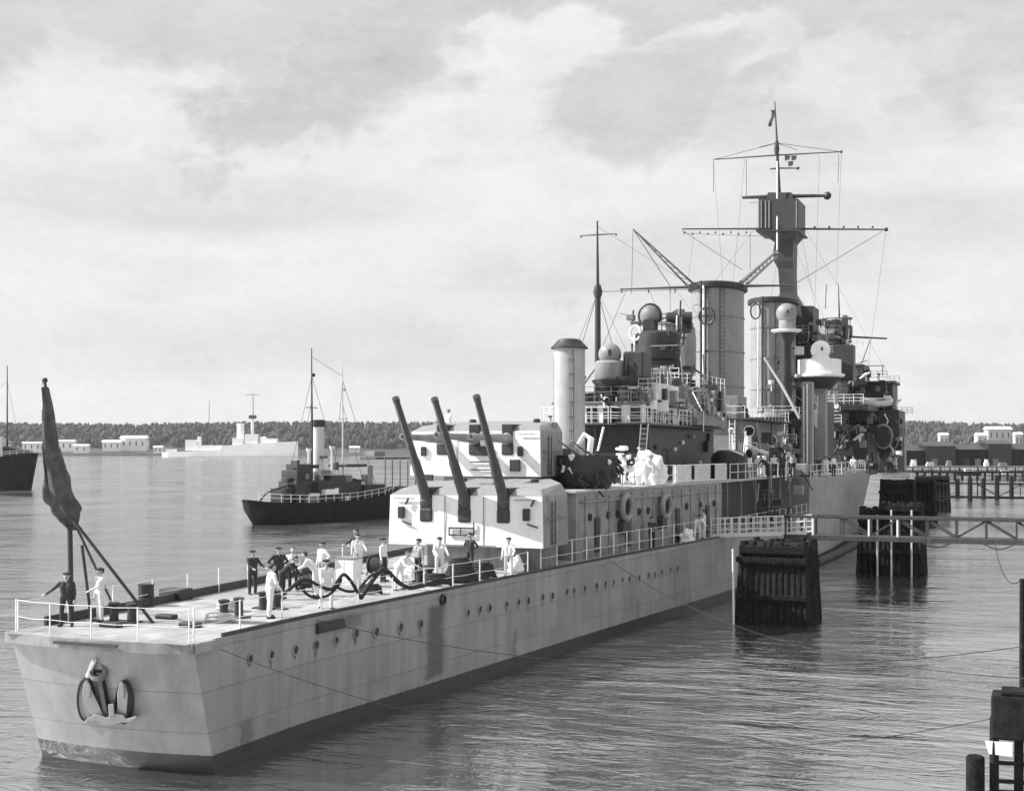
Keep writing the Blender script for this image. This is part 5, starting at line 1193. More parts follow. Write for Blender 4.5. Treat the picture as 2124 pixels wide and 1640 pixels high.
person('bareheaded sailor in white shirt and dark trousers behind the bending one', qd(608, 1224), .4, 'shirt_down', None, 1.0, G1, la=DOWN, ra=DOWNR, top=DUCK, bot=NAVY)
person('sailor in white striding along the rail by the hose loops', qd(677, 1262), .9, 'white_walk', NAVY, 1.03, G1, la=((.2, .3, -.9), (.1, .0, -1)), ra=((-.2, -.4, -.9), (-.1, -.6, -.8)), ll=WALKL, rl=WALKR, top=DUCK, bot=DUCK)
person('white shirted sailor at the port rail left of the white locker', qd(668, 1216), -.4, 'shirt_hips', NAVY, 1.0, G1, la=HIPL, ra=DOWNR, top=DUCK, bot=GREYC)
person('sailor in white jumper behind the white locker near the turret', qd(742, 1189), .7, 'white_down2', NAVY, 1.0, G1, la=FWD, ra=DOWNR, top=DUCK, bot=DUCK)
person('sailor in dark uniform just left of the near turret face', qd(738, 1178), -.6, 'dark_stand', NAVY, 1.0, G1)
person('white clad sailor stooping at the canvas heap under the turret', qd(828, 1224), 1.4, 'white_bend', None, 1.0, G1, lean=.6, la=FWD, ra=FWDR, ll=((.15, -.05, -1), (.0, .15, -1)), rl=((-.1, .05, -1), (0, .12, -1)), top=DUCK, bot=DUCK)
person('sailor in grey overalls in front of the barbette', qd(868, 1206), -.3, 'grey_stand', NAVY, 1.0, G1, la=DOWN, ra=HIPR, top=GREYC, bot=NAVY)
person('sailor in white sitting low by the gangway end on the starboard walkway', ww(1446), .6, 'white_bend', NAVY, 1.0, G1)
person('sailor in white standing at the deck edge beside the stooping one near the gangway', ww(1459, .6), -.8, 'white_down2', NAVY, 1.0, G1)
person('sailor in white between the dark rope heaps and the barbette', qd(1055, 1196), .2, 'white_down', NAVY, 1.0, G1)
person('sailor in dark uniform behind the largest dark rope heap', qd(975, 1188), -.3, 'dark_hips', NAVY, 1.0, G1)
person('sailor in white left of the largest rope heap holding both arms forward', qd(912, 1200), .6, 'white_reach', NAVY, 1.0, G1, la=FWD, ra=FWDR, top=DUCK, bot=DUCK)
person('bareheaded sailor in white stooping beside the dark hose reel', qd(655, 1236), -1.2, 'white_bend', None, 1.0, G1)
person('white shirted sailor nearest the left foot of the turret', qd(795, 1206), 1.6, 'shirt_down', NAVY, 1.0, G1)
person('sailor in dark uniform on the starboard walkway under the life rafts', ww(1352), .9, 'dark_stand', NAVY, 1.0, G1)
# on the after turret
def on(u, Y, z): p_ = at_Y(u, 900, Y); return Vector((p_.x, p_.y, z))
person('sailor standing behind the rear turret, half hidden by the middle raised gun', on(930, 38.6, 10.35), -.4, 'white_down', NAVY, .9, G2)
person('sailor in white jumper and dark cap standing at the thin funnel', on(1141, 36.8, 9.62), .5, 'white_down2', NAVY, 1.0, G2)
MB().box(-5.2, -2.2, 38.0, 39.4, ZU, 10.34).build('ammunition_locker', PAINT, ship, bevel=.05)
MB().box(.6, 2.2, 36.2, 37.6, ZU, 9.61).build('ammunition_locker', PAINT, ship, bevel=.05)
# upper deck
def ud(u, Y, z=ZU): p_ = at_Y(u, 950, Y); return Vector((p_.x, p_.y, z + .006))
for (u, Y, rz, key, lab) in [
    (1307, 43.5, .4, 'dark_stand', 'sailor in dark uniform beside the white canvas heap on the upper deck'),
    (1293, 42.5, -.7, 'white_down2', 'sailor in white left of the white canvas heap on the upper deck'),
    (1338, 41.5, 1.2, 'white_bend', 'sailor in white bending in front of the big white canvas'),
    (1578, 64, .5, 'white_hips', 'sailor in white with hands on hips beside the twin gun'),
    (1592, 62, -.9, 'dark_bend', 'sailor in dark clothes bending at the twin gun'),
    (1606, 66, .2, 'shirt_down', 'white shirted sailor standing behind the twin gun'),
    (1622, 63, .8, 'dark_hips', 'sailor in dark uniform right of the twin gun'),
    (1645, 68, -.4, 'grey_stand', 'sailor in grey overalls left of the king post')]:
    kw = dict(la=HIPL, ra=HIPR, top=DUCK, bot=DUCK) if key == 'white_hips' else {}
    person(lab, ud(u, Y), rz, key, NAVY if 'bend' not in key else None, 1.0, G2, **kw)
for (dx_, dy_, rz, key, lab) in [(-.9, -.5, .3, 'white_down2', 'sailor in white at the left side of the dark gun tub'), (-.1, -.9, -.5, 'dark_stand', 'sailor in dark uniform in the middle of the dark gun tub'), (.8, -.6, .7, 'shirt_down', 'white shirted sailor at the right side of the dark gun tub'), (.3, .5, 2.0, 'white_bend', 'sailor in white bending over the gun in the dark gun tub')]:
    person(lab, (gt.x + dx_, gt.y + dy_, ZU + .08), rz, key, NAVY, .98, G2)
for (u, Y, rz, key, lab) in [(1697, 84, .6, 'dark_stand', 'sailor in dark uniform just right of the king post foot'), (1713, 83, -.3, 'white_hips', 'sailor in white with hands on hips right of the king post'), (1729, 86, .9, 'shirt_down', 'white shirted sailor at the forecastle rail beside the king post pair'), (1770, 92, .2, 'white_walk', 'sailor in white walking along the forecastle rail'), (1857, 126, -.4, 'white_down2', 'sailor in white by the davit at the far end of the deck'), (1846, 118, .8, 'grey_stand', 'sailor in grey overalls under the round cable drum'), (1800, 100, -.6, 'dark_hips', 'sailor in dark uniform below the bridge wing')]:
    person(lab, ud(u, Y, ZF), rz, key, NAVY, 1.0, G2)

# ================================================================ THINGS ON THE SHIP
# ensign, furled and drooping round the leaning staff
def ensign():
    L_ = [(90, 803), (89, 850), (92, 930), (95, 985), (102, 1030), (113, 1052), (130, 1078), (146, 1094)]
    R_ = [(97, 803), (107, 850), (118, 915), (130, 965), (146, 1020), (158, 1048), (160, 1066), (156, 1094)]
    o = thing('flag', 'large dark ensign hanging limp and furled from the leaning stern flagstaff', 'flag', fsb + Vector((0, 0, 4)))
    secs = []
    for (a, b) in zip(L_, R_):
        k = (fs_top.y - fsb.y) * max(0, (1094 - a[1]) / 300) + fsb.y - .1
        A, B = at_Y(a[0], a[1], k), at_Y(b[0], b[1], k); wd = (B - A).length; c = (A + B) / 2; ring = []
        for i in range(36):
            t = 2 * PI * i / 36; low = max(0, min(1, (a[1] - 800) / 250)); fold = 1 + (.16 + .22 * low) * math.sin(5 * t + c.z * .9) + .12 * math.sin(9 * t - 1.7 * c.z)
            ring.append(c + (B - A).normalized() * (wd / 2) * math.cos(t) * (1 + (.05 + .10 * low) * math.sin(7 * t + c.z * 2.3)) + Vector((0, 1, 0)) * (.06 + wd * .30) * math.sin(t) * fold + Vector((0, 0, -.10 * low * math.sin(3 * t + 1))))
        secs.append(ring)
    # refine along the length
    fine = []
    for A, B in zip(secs, secs[1:]):
        for k in range(4): fine.append([p.lerp(q, k / 4) + Vector((.012 * math.sin(9 * p.z + i), .02 * math.sin(7 * p.z + i * 1.9), 0)) for i, (p, q) in enumerate(zip(A, B))])
    fine.append(secs[-1])
    for q in fine:
        c_ = sum(q, Vector()) / len(q)
        for i, p_ in enumerate(q):
            n_ = noise.noise(Vector((p_.x * 5, p_.y * 5, p_.z * 1.4))) * .5 + noise.noise(Vector((p_.x * 14, p_.y * 14, p_.z * 4))) * .25
            q[i] = c_ + (p_ - c_) * (1 + n_ * .55) + Vector((0, 0, n_ * .06))
    MB().loft(fine).build('cloth', mat('ensign_cloth', .085, .95, .35, 3, .7, 10), o, 75)
    hl = MB()
    a = fs_top + Vector((-.03, -.02, -.08)); hl.tube([a, a + Vector((-.02, -.05, -.8))], .015, 5)
    hl.ball(fs_top + Vector((-.10, -.03, -.05)), .05, 8).build('toggle', RAILW, o)
ensign()

def anchor():
    def tp(u, v, out=.12):
        z = 2.0
        for _ in range(10):
            Y = tr(z) - out; p_ = at_Y(u, v, Y); z = p_.z
        return p_
    c = tp(222, 1490)
    a = thing('anchor', 'stockless anchor hanging in its hawsepipe on the flat grey stern', 'anchor', c)
    # crown: a forged block with a shoulder at each end
    def slab(name, px, o0, o1, m, bev=.03):
        A_ = [tp(u, v, o0) for u, v in px]; B_ = [tp(u, v, o1) for u, v in px]
        return MB().loft([A_, B_]).build(name, m, a, bevel=bev)
    slab('crown', [(172, 1500), (182, 1488), (198, 1480), (214, 1484), (222, 1488), (234, 1478), (256, 1482), (262, 1490), (282, 1484), (286, 1488), (270, 1498), (250, 1498), (236, 1504), (216, 1504), (200, 1494), (186, 1498)], .08, .34, PAINT_L)
    slab('crown_head', [(226, 1486), (224, 1460), (236, 1458), (238, 1486)], .10, .36, PAINT_L)
    for px in ([(190, 1484), (178, 1462), (171, 1436), (174, 1418), (180, 1412), (187, 1420), (194, 1438), (204, 1458), (214, 1482)], [(238, 1484), (244, 1462), (243, 1436), (247, 1418), (252, 1412), (261, 1420), (266, 1440), (264, 1464), (262, 1486)]):
        slab('fluke', px, .05, .24, PAINT_L)
        cu = sum(p_[0] for p_ in px[1:8]) / 7; cv = sum(p_[1] for p_ in px[1:8]) / 7 - 4
        slab('fluke_palm', [(cu + 4.5 * math.cos(t), cv + 15 * math.sin(t)) for t in [2 * PI * k / 14 for k in range(14)]], .22, .27, PAINT_L, .015)
    MB().bar(tp(224, 1490, .14), tp(207, 1392, .05), .16, .16).build('shank', PAINT_D, a)
    # bolster of the hawsepipe on the hull
    h = tp(206, 1392, .0)
    MB().lathe([(.30, -.05), (.30, .10), (.22, .16), (.17, .08), (.17, -.05)], h, 20, 1, 1, Matrix(((1, 0, 0), (0, .35, -.94), (0, .94, .35)))).build('hawsepipe', PAINT, hull, 40)
    MB().lathe([(0, .03), (.17, .03)], h, 20, 1, 1, Matrix(((1, 0, 0), (0, .35, -.94), (0, .94, .35)))).build('hawsepipe_mouth', DARK, hull, 40)
    MB().tube([tp(182, 1402, .05), tp(190, 1380, .1), tp(196, 1368, .1)], .07, 8).build('bolster', WHITE, hull, 40)
    # recess the flukes lie against
    for cu, cv in ((178, 1450), (258, 1455)):
        MB().tube([tp(cu + 17 * math.cos(t), cv + 44 * math.sin(t), .02) for t in [2 * PI * k / 28 for k in range(28)]], .035, 6, closed=True).build('bolster_ring', PAINT_D, hull, 50)
anchor()

# things standing on the quarterdeck
def top_obj(mb, name, label, cat, m, group=None, **kw): return tag(mb.build(name, m, None, **kw), label, cat, group)
c = qd(303, 1256); d_ = thing('steel_drum', 'dark upright drum standing on the stern deck right of the flagstaff', 'drum', c)
MB().lathe([(.29, 0), (.29, .05), (.275, .06), (.275, .36), (.29, .38), (.275, .40), (.275, .72), (.29, .74), (.29, .78), (.27, .77), (0, .77)], c, 24).build('barrel_body', DARK, d_, 30)
MB().lathe([(.04, 0), (.04, .03), (0, .03)], c + Vector((.12, -.05, .77)), 10).build('bung', PAINT, d_)
c = qd(722, 1216); l_ = thing('deck_locker', 'tall white locker standing at the rail left of the near turret', 'locker', c)
MB().box(c.x - .46, c.x + .46, c.y - .3, c.y + .3, c.z, c.z + 1.15).build('cabinet', WHITE, l_, bevel=.03)
MB().box(c.x - .5, c.x + .5, c.y - .34, c.y + .34, c.z + 1.15, c.z + 1.2).build('lid', PAINT_L, l_, bevel=.015)
for k in (-1, 1): MB().box(c.x + k * .22 - .2, c.x + k * .22 + .2, c.y - .325, c.y - .30, c.z + .1, c.z + 1.05).build('door', WHITE, l_, bevel=.008)
def reel(u, v, lab, s=1.0):
    c = qd(u, v); s *= .72; r_ = thing('hose_reel', lab, 'reel', c)
    M_ = Matrix(((0, 0, 1), (0, 1, 0), (-1, 0, 0)))
    MB().lathe([(.36 * s, -.35 * s), (.39 * s, -.2 * s), (.36 * s, 0), (.40 * s, .18 * s), (.36 * s, .35 * s)], c + Vector((0, 0, .55 * s)), 20, 1, 1, M_).build('hose', ROPE, r_, 50)
    for k in (-1, 1):
        MB().lathe([(.46 * s, -.02), (.46 * s, .02)], c + Vector((k * .38 * s, 0, .55 * s)), 24, 1, 1, M_).build('flange', PAINT_D, r_, 40)
        MB().bar(c + Vector((k * .45 * s, -.35 * s, 0)), c + Vector((k * .45 * s, 0, .55 * s)), .06).bar(c + Vector((k * .45 * s, .35 * s, 0)), c + Vector((k * .45 * s, 0, .55 * s)), .06).build('stand', PAINT_D, r_)
reel(640, 1226, 'dark hose reel on a stand among the sailors', 1.0); reel(782, 1192, 'dark hose reel at the left foot of the near turret', 1.15)
def coil(u, v, lab, rings=5, R0=.62, z=ZD, m=ROPE, seed=1):
    c = at_z(u, v, z); r_ = random.Random(seed); mb = MB(); pts = []
    n = rings * 22
    for i in range(n):
        t = 2 * PI * i / 22; rr = R0 * (1 - .06 * (i / 22)) * (1 + .07 * math.sin(3 * t + seed)) + r_.uniform(-.02, .02)
        pts.append(c + Vector((rr * math.cos(t), rr * .9 * math.sin(t), .07 + .105 * (i / 22))))
    mb.tube(pts, .062, 7)
    return top_obj(mb, 'rope_coil', lab, 'rope', m, 'rope coils on the quarterdeck', smooth=50)
coil(955, 1207, 'largest heap of dark rope, in front of the near barbette', 9, .72, seed=2)
coil(1000, 1200, 'dark rope coil right of the largest heap under the turret', 6, .6, seed=5)
coil(905, 1214, 'low dark rope coil left of the largest heap under the turret', 4, .6, seed=7)
coil(770, 1232, 'small dark rope coil inside the rail below the white locker', 3, .42, seed=9)
coil(475, 1268, 'small pale rope coil on the bare stern deck', 3, .4, m=ROPE_P, seed=11)
coil(455, 1290, 'pale rope coil at the starboard stern edge', 2, .45, m=ROPE_P, seed=13)
def heap(u, v, lab, sx, sy, sz, m, seed, z=ZD, name='canvas_heap', cat='canvas', p0=None):
    c = p0 or at_z(u, v, z); bm = bmesh.new(); bmesh.ops.create_icosphere(bm, subdivisions=4, radius=1)
    for q in bm.verts:
        n_ = noise.noise(q.co * 1.7 + Vector((seed, 0, 0))) * .45 + noise.noise(q.co * 4.5 + Vector((0, seed, 0))) * .2
        p = q.co * (1 + n_); q.co = c + Vector((p.x * sx, p.y * sy, max(0.01, (p.z + .35) * sz)))
    o = MB(); o.bm.free(); o.bm = bm
    return top_obj(o, name, lab, cat, m, smooth=60)
heap(845, 1196, 'crumpled white canvas heap under the left half of the near turret', .8, .6, .55, CANVAS, 3)
heap(1070, 1186, 'small white canvas bundle under the right edge of the near turret', .35, .4, .5, CANVAS, 8)
heap(0, 0, 'big bright white canvas cover spread on the upper deck beside the control station', .95, 1.1, 1.35, CANVAS, 4.4, p0=ud(1343, 42.4))
heap(0, 0, 'white canvas bundle on the starboard walkway by the gangway', .4, .9, .55, CANVAS, 6, p0=ww(1425, .5))
# hoses festooned along the starboard rail
def festoon(pts, r, lab, X0=3.42, dX=.045):
    P_ = []
    for u, v in pts:
        X = X0
        for _ in range(6):
            p_ = at_X(u, v, X); X = lerp(BD, p_.y) - .16
        P_.append(p_)
    Q = []
    for i in range(len(P_) - 1):
        a, b = P_[i], P_[i + 1]; p0 = P_[max(0, i - 1)]; p3 = P_[min(len(P_) - 1, i + 2)]
        for k in range(5):
            t = k / 5; Q.append(.5 * ((2 * a) + (b - p0) * t + (2 * p0 - 5 * a + 4 * b - p3) * t * t + (3 * a - p0 - 3 * b + p3) * t ** 3))
    Q.append(P_[-1])
    return top_obj(MB().tube(Q, r, 8), 'mooring_hawser', lab, 'hawser', ROPE, 'dark hawsers looped along the rail', smooth=50)
festoon([(575, 1240), (600, 1222), (622, 1204), (640, 1203), (665, 1216), (688, 1221), (702, 1202), (714, 1191), (730, 1208), (746, 1236)], .06, 'dark hawser looped over the rail beside the striding sailor')
festoon([(622, 1216), (640, 1234), (660, 1239), (682, 1233), (702, 1213), (708, 1200)], .05, 'lower dark hawser bight hanging under the longest loop')
festoon([(748, 1240), (768, 1210), (790, 1182), (806, 1186), (824, 1205), (848, 1218), (880, 1213), (902, 1204), (925, 1203)], .085, 'thickest dark hawser draped in a peak below the turret')
festoon([(700, 1218), (722, 1226), (742, 1222), (766, 1196), (788, 1184)], .05, 'thin dark hawser running up to the peak of the thickest one')
# life rafts on the deckhouse wall
def raft(u, v, lab):
    x = 5.5
    for _ in range(20):
        p_ = at_X(u, v, x); x = dh(p_.y) + .22
    t = thing('life_raft', lab, 'life raft', p_, 0, 'oval life rafts on the deckhouse wall')
    MB().tube([p_ + Vector((0, .85 * math.cos(a), .62 * math.sin(a))) for a in [2 * PI * k / 28 for k in range(28)]], .17, 10, closed=True).build('float_ring', PAINT_L, t, 60)
    mb = MB()
    for k in range(-3, 4): mb.bar(p_ + Vector((-.08, .2 * k, -.55 + .04 * abs(k))), p_ + Vector((-.08, .2 * k, .55 - .04 * abs(k))), .07, .03)
    mb.build('slatted_floor', TIMBER_G, t)
    mb = MB()
    for k in range(8):
        a = 2 * PI * k / 8; q = p_ + Vector((.06, .85 * math.cos(a), .62 * math.sin(a))); mb.tube([q + Vector((.13, 0, 0)), q + Vector((.02, .05 * math.cos(a), -.16))], .02, 5)
    mb.build('grab_line', ROPE_P, t)
raft(1300, 1052, 'pale oval life raft hung on the deckhouse wall, the after one of two')
raft(1382, 1050, 'pale oval life raft hung on the deckhouse wall nearer the gangway')
# lifeboat
def lifeboat(c, Lb, rz, lab):
    t = thing('lifeboat', lab, 'lifeboat', c)
    M_ = Matrix.Rotation(rz, 3, 'Z'); secs = []
    for s_, b_, k_ in [(-1, .03, .45), (-.85, .5, .2), (-.5, .9, .05), (0, 1, 0), (.5, .9, .05), (.85, .5, .2), (1, .03, .45)]:
        y = s_ * Lb / 2; w_ = b_ * Lb * .14
        secs.append([c + M_ @ Vector(p_) for p_ in ((0, y, k_), (w_ * .75, y, .25 + k_ * .8), (w_, y, .8 + k_ * .5), (0, y, .95 + k_ * .4), (-w_, y, .8 + k_ * .5), (-w_ * .75, y, .25 + k_ * .8))])
    MB().loft(secs).build('boat_hull', WHITE, t, 50)
    MB().loft([[p_ + Vector((0, 0, .04)) for p_ in (q[2], q[3] + Vector((0, 0, .12)), q[4])] for q in secs[1:-1]]).build('cover', CANVAS, t, 40)
    for k in (-.35, .35): MB().tube([c + M_ @ Vector((-.8, k * Lb, -1.2)), c + M_ @ Vector((-.8, k * Lb, 1.6)), c + M_ @ Vector((-.4, k * Lb, 2.0)), c + M_ @ Vector((0, k * Lb, 1.8))], .09, 8).build('davit', PAINT_L, ship, 50)
lifeboat(at_Y(1818, 844, 134), 4.6, -.9, 'white lifeboat under the bridge wing on the starboard side')
# flags
fl = thing('signal_flags', 'small cluster of dark signal flags hanging under the topmost yard', 'signal flags', ty(1640, 318))
mb = MB().tube([ty(1640, 318), ty(1641, 348)], .02, 4); mb.build('halyard', WIRE, fl)
for u, v in ((1633, 328), (1647, 328), (1640, 340)):
    a = ty(u, v); MB().face([a + Vector((-.28, 0, .3)), a + Vector((.3, .06, .25)), a + Vector((.24, -.05, -.2)), a + Vector((-.26, .03, -.28))]); 
    mb = MB(); P0 = [a + Vector((-.28, 0, .3)), a + Vector((.3, .06, .25)), a + Vector((.24, -.05, -.2)), a + Vector((-.26, .03, -.28))]; mb.loft([P0, [q + Vector((0, .03, 0)) for q in P0]]); mb.build('bunting', CLOTH_D, fl)
pn = MB(); prev = None; secs = []
for k in range(7):
    t = k / 6; a = ty(1606 - 6 * t + 2 * math.sin(5 * t), 228 + 34 * t); h = .35 * (1 - .3 * t)
    secs.append([a + Vector((-h, .1 * math.sin(6 * t), 0)), a + Vector((.1, .1 * math.sin(6 * t + 1), 0)), a + Vector((.1, .04 + .1 * math.sin(6 * t + 1), 0)), a + Vector((-h, .04 + .1 * math.sin(6 * t), 0))])
pn.loft(secs); top_obj(pn, 'pennant', 'small dark pennant hanging limp near the masthead', 'pennant', CLOTH_D, smooth=50)

# ================================================================ DOLPHINS, FOOTBRIDGES, GANGWAY
def dolphin(x0, x1, y0, y1, zt, lab, nx, ny, group='timber mooring dolphins', r=.2, cap=True, seed=1):
    t = thing('mooring_dolphin', lab, 'dolphin', ((x0 + x1) / 2, (y0 + y1) / 2, 0), 0, group)
    rr = random.Random(seed)
    def pile(x, y, bx, by):
        mb = MB(); h = zt + rr.uniform(-.12, .18)
        mb.lathe([(r * 1.04, -1.5), (r, 0), (r * rr.uniform(.93, 1.0), h), (r * .8, h + .05), (0, h + .06)], (x, y, 0), 10)
        for q in mb.bm.verts: q.co.x += bx * (1 - q.co.z / zt); q.co.y += by * (1 - q.co.z / zt)
        mb.build('pile', TIMBER, t, 40)
    xs = [x0 + (x1 - x0) * (i + .5) / nx for i in range(nx)]; ys = [y0 + (y1 - y0) * (j + .5) / ny for j in range(ny)]
    for i, x in enumerate(xs):
        for j, y in enumerate(ys):
            if 0 < i < nx - 1 and 0 < j < ny - 1: continue
            f = (2 * i / max(1, nx - 1) - 1); pile(x + rr.uniform(-.03, .03), y, f * .25, -.2 * (1 if j == 0 else 0))
    for zz in (zt * .82, zt * .35):
        MB().box(x0 - .12, x1 + .12, y0 - .16, y0 - .0, zz - .14, zz + .14).build('waling', TIMBER, t, bevel=.03)
        MB().box(x0 - .14, x0 + .0, y0, y1, zz - .14, zz + .14).build('waling', TIMBER, t, bevel=.03)
    if cap: MB().box(x0, x1, y0 + .05, y1, zt - .45, zt - .02).build('cap_deck', TIMBER, t, bevel=.04)
    return t
dolphin(10.6, 14.2, 40, 44.5, 4.3, 'nearest big dark timber dolphin carrying the end of the footbridge', 12, 6, seed=2, r=.2)
dolphin(14.7, 17.7, 71, 75, 5.3, 'tall dark timber dolphin behind the footbridge', 9, 5, seed=3)
dolphin(13.2, 14.5, 71.5, 73.5, 5.0, 'narrow dark dolphin close on the left of the tall one behind the footbridge', 4, 3, seed=6)
dolphin(10.6, 14.0, 110, 113, 6.2, 'broad dark dolphin against the warship bow side, above the footbridge', 9, 4, seed=8)
dolphin(9.4, 14.0, 140, 143, 5.6, 'dark dolphin between the broad bow side one and the farthest one', 9, 4, seed=9)
dolphin(8.8, 13.6, 174, 178, 5.4, 'farthest dark dolphin off the warship bow', 10, 4, seed=4)
MB().tube([(9.2, 45.6, .1), (9.2, 45.6, 3.7)], .05, 6).bm.free()
lp = top_obj(MB().tube([(10.4, 39.7, -.5), (10.35, 39.7, 4.1)], .06, 8), 'guide_pole', 'thin pale pole standing against the left corner of the nearest dolphin', 'pole', RAILW, smooth=40)
for i, (u, zt, zb_) in enumerate(((1849, 5.0, .6), (1891, 5.0, .4), (1820, 4.6, .3))):
    pp = at_Y(u, 1100, 70.7)
    top_obj(MB().tube([(pp.x, 70.7, zb_ - 1.2), (pp.x, 70.65, zt)], .07, 8), 'fender_pole', ['pale fender pole on the middle of the tall dolphin', 'pale fender pole on the right edge of the tall dolphin', 'pale fender pole on the left edge of the tall dolphin'][i], 'pole', BUFF, 'pale fender poles', smooth=40)

def footbridge(xa, xb, Y, zdeck, depth, width, lab, panels, rail=0.0, m=TIMBER, loops=False, whites=()):
    """through truss: bottom chord carries the deck, top chord serves as handrail"""
    t = thing('footbridge', lab, 'footbridge', ((xa + xb) / 2, Y, zdeck), 0, 'trussed footbridges to the shore')
    for side_ in (0, 1):
        y = Y + side_ * width
        MB().box(xa, xb, y - .08, y + .08, zdeck - .18, zdeck + .12).build('bottom_chord', m, t, bevel=.02)
        MB().box(xa, xb, y - .07, y + .07, zdeck + depth - .09, zdeck + depth + .08).build('top_chord', m, t, bevel=.02)
        n = panels
        for k in range(n + 1):
            x = xa + .1 + (xb - xa - .2) * k / n
            MB().bar((x, y, zdeck + .12), (x, y, zdeck + depth - .09), .10, .10).build('post', RAILW if (k in whites and side_ == 0) else m, t)
            if k < n and k >= 2:
                x2 = xa + .1 + (xb - xa - .2) * (k + 1) / n
                a, b = ((x, zdeck + depth - .1), (x2, zdeck + .12)) if (k % 3) else ((x, zdeck + .12), (x2, zdeck + depth - .1))
                MB().bar((a[0], y + .05, a[1]), (b[0], y + .05, b[1]), .07, .09).build('diagonal', m, t)
        if rail:
            MB().rail([(xa, y, zdeck + depth + .08), (xb, y, zdeck + depth + .08)], rail, (xb - xa) / panels, 2, .03, .045).build('handrail', m, t)
    MB().box(xa, xb, Y + .08, Y + width - .08, zdeck - .02, zdeck + .06).build('walkway', PIERD, t)
    if loops:
        for x0, x1 in ((19.6, 21.2), (23.0, 24.6)):
            q = [Vector((x0 + (x1 - x0) * k / 10, Y - .12, zdeck - .15 - .28 * math.sin(PI * k / 10))) for k in range(11)]
            MB().tube(q, .035, 6).build('hanging_cable', ROPE, t, 50)
    return t
footbridge(11.6, 33, 48.3, 4.30, 1.22, 1.3, 'nearest trussed footbridge from the big dolphin across to the right edge', 13, 0, TIMBER_G, True, (1, 3, 4))
footbridge(12.2, 75, 166, 2.7, 1.9, 1.6, 'middle trussed footbridge beyond the tall dolphin', 22, 1.1)
footbridge(24, 120, 236, 3.4, 1.7, 1.6, 'farthest trussed footbridge, a thin dark line before the sheds', 26, 1.0)
for i_, yy_ in enumerate((48.4, 49.5)):
    top_obj(MB().lathe([(.2, -1.5), (.19, 4.08), (0, 4.1)], (12.1, yy_, 0), 12), 'bridge_pile', ['nearer of two round piles under the ship end of the footbridge', 'farther of two round piles under the ship end of the footbridge'][i_], 'pile', TIMBER, smooth=40)
# gangway brow with white rails
g = thing('gangway', 'short gangway with white railings from the deck edge to the nearest dolphin', 'gangway', (9.5, 49.6, 4.1))
gA, gB = Vector((6.9, 50.2, 4.12)), Vector((13.0, 49.0, 4.50))
MB().bar(gA, gB, 1.0, .10).build('walkway', PAINT_L, g)
dd = (gB - gA).normalized(); nn_ = Vector((-dd.y, dd.x, 0)).normalized()
for k in (-1, 1):
    mb = MB(); n = 13
    for i in range(n + 1):
        p_ = gA.lerp(gB, i / n) + nn_ * .47 * k; mb.bar(p_, p_ + Vector((0, 0, 1.08)), .05)
    for zz in (.35, .7, 1.08): mb.bar(gA + nn_ * .47 * k + Vector((0, 0, zz)), gB + nn_ * .47 * k + Vector((0, 0, zz)), .045)
    mb.build('railing', RAILW, g)
    MB().bar(gA + nn_ * .5 * k + Vector((0, 0, .0)), gB + nn_ * .5 * k, .06, .2).build('side_board', WHITE, g)
# bow side seen under the footbridge: floating fender boom along the hull
fb = MB().tube([(9.0, 78, .25), (9.3, 95, .25), (9.0, 115, .25)], .32, 12); top_obj(fb, 'fender_boom', 'long floating timber boom along the warship side under the footbridge', 'boom', TIMBER_G, smooth=50)

# near right corner
t = thing('mooring_dolphin', 'black timber dolphin with a white board, cut by the lower right corner', 'dolphin', at_z(2088, 1656, 0), 0, 'timber mooring dolphins')
def nd_(u, v, D=36): return ray(u, v, D)
a, b = nd_(2056, 1530), nd_(2150, 1436)
MB().box(a.x, b.x, a.y - .2, a.y + .9, a.z, b.z - .05).build('fender_block', TIMBER, t, bevel=.06)
MB().box(a.x + .25, b.x + .05, a.y - .1, a.y + .8, b.z - .05, b.z + .08).build('cap_deck', TIMBER, t, bevel=.05)
for u in (2062, 2113, 2140):
    p_ = nd_(u, 1600); MB().lathe([(.13, -1.5), (.12, 2.2), (.10, 2.25)], (p_.x, p_.y + .1, 0), 12).build('pile', TIMBER, t, 40)
a, b = nd_(2043, 1562, 35.6), nd_(2100, 1536, 35.6)
MB().loft([[Vector((a.x + .1, a.y, a.z)), Vector((b.x, a.y, a.z - .02)), Vector((b.x, a.y + .05, a.z - .02)), Vector((a.x + .1, a.y + .05, a.z))], [Vector((a.x, a.y, b.z)), Vector((b.x, a.y, b.z)), Vector((b.x, a.y + .05, b.z)), Vector((a.x, a.y + .05, b.z))]]).build('white_board', WHITE, t)
MB().lathe([(.05, 0), (.03, .5), (0, .6)], nd_(2061, 1580, 35.3), 8).build('peg', TIMBER, t)
for v in (1580, 1618, 1640):
    p_, q_ = nd_(2058, v, 36), nd_(2125, v + 4, 36); MB().bar(p_, q_, .10, .10).build('brace', TIMBER, t)
p_ = nd_(2023, 1600, 36); z0 = nd_(2023, 1566, 36).z
top_obj(MB().lathe([(.25, -1.5), (.245, z0 - .05), (.2, z0), (0, z0 + .01)], (p_.x, p_.y, 0), 18), 'mooring_pile', 'short round dark pile standing left of the black dolphin in the lower right corner', 'pile', TIMBER, smooth=40)
p_ = ray(2120, 1300, 46); z0 = ray(2120, 1200, 46).z
top_obj(MB().lathe([(.10, -1.5), (.085, z0), (0, z0 + .02)], (p_.x, p_.y, 0), 12), 'mooring_post', 'tall thin dark post at the right edge of the picture', 'post', TIMBER, smooth=40)
POST = Vector((p_.x, p_.y, z0))
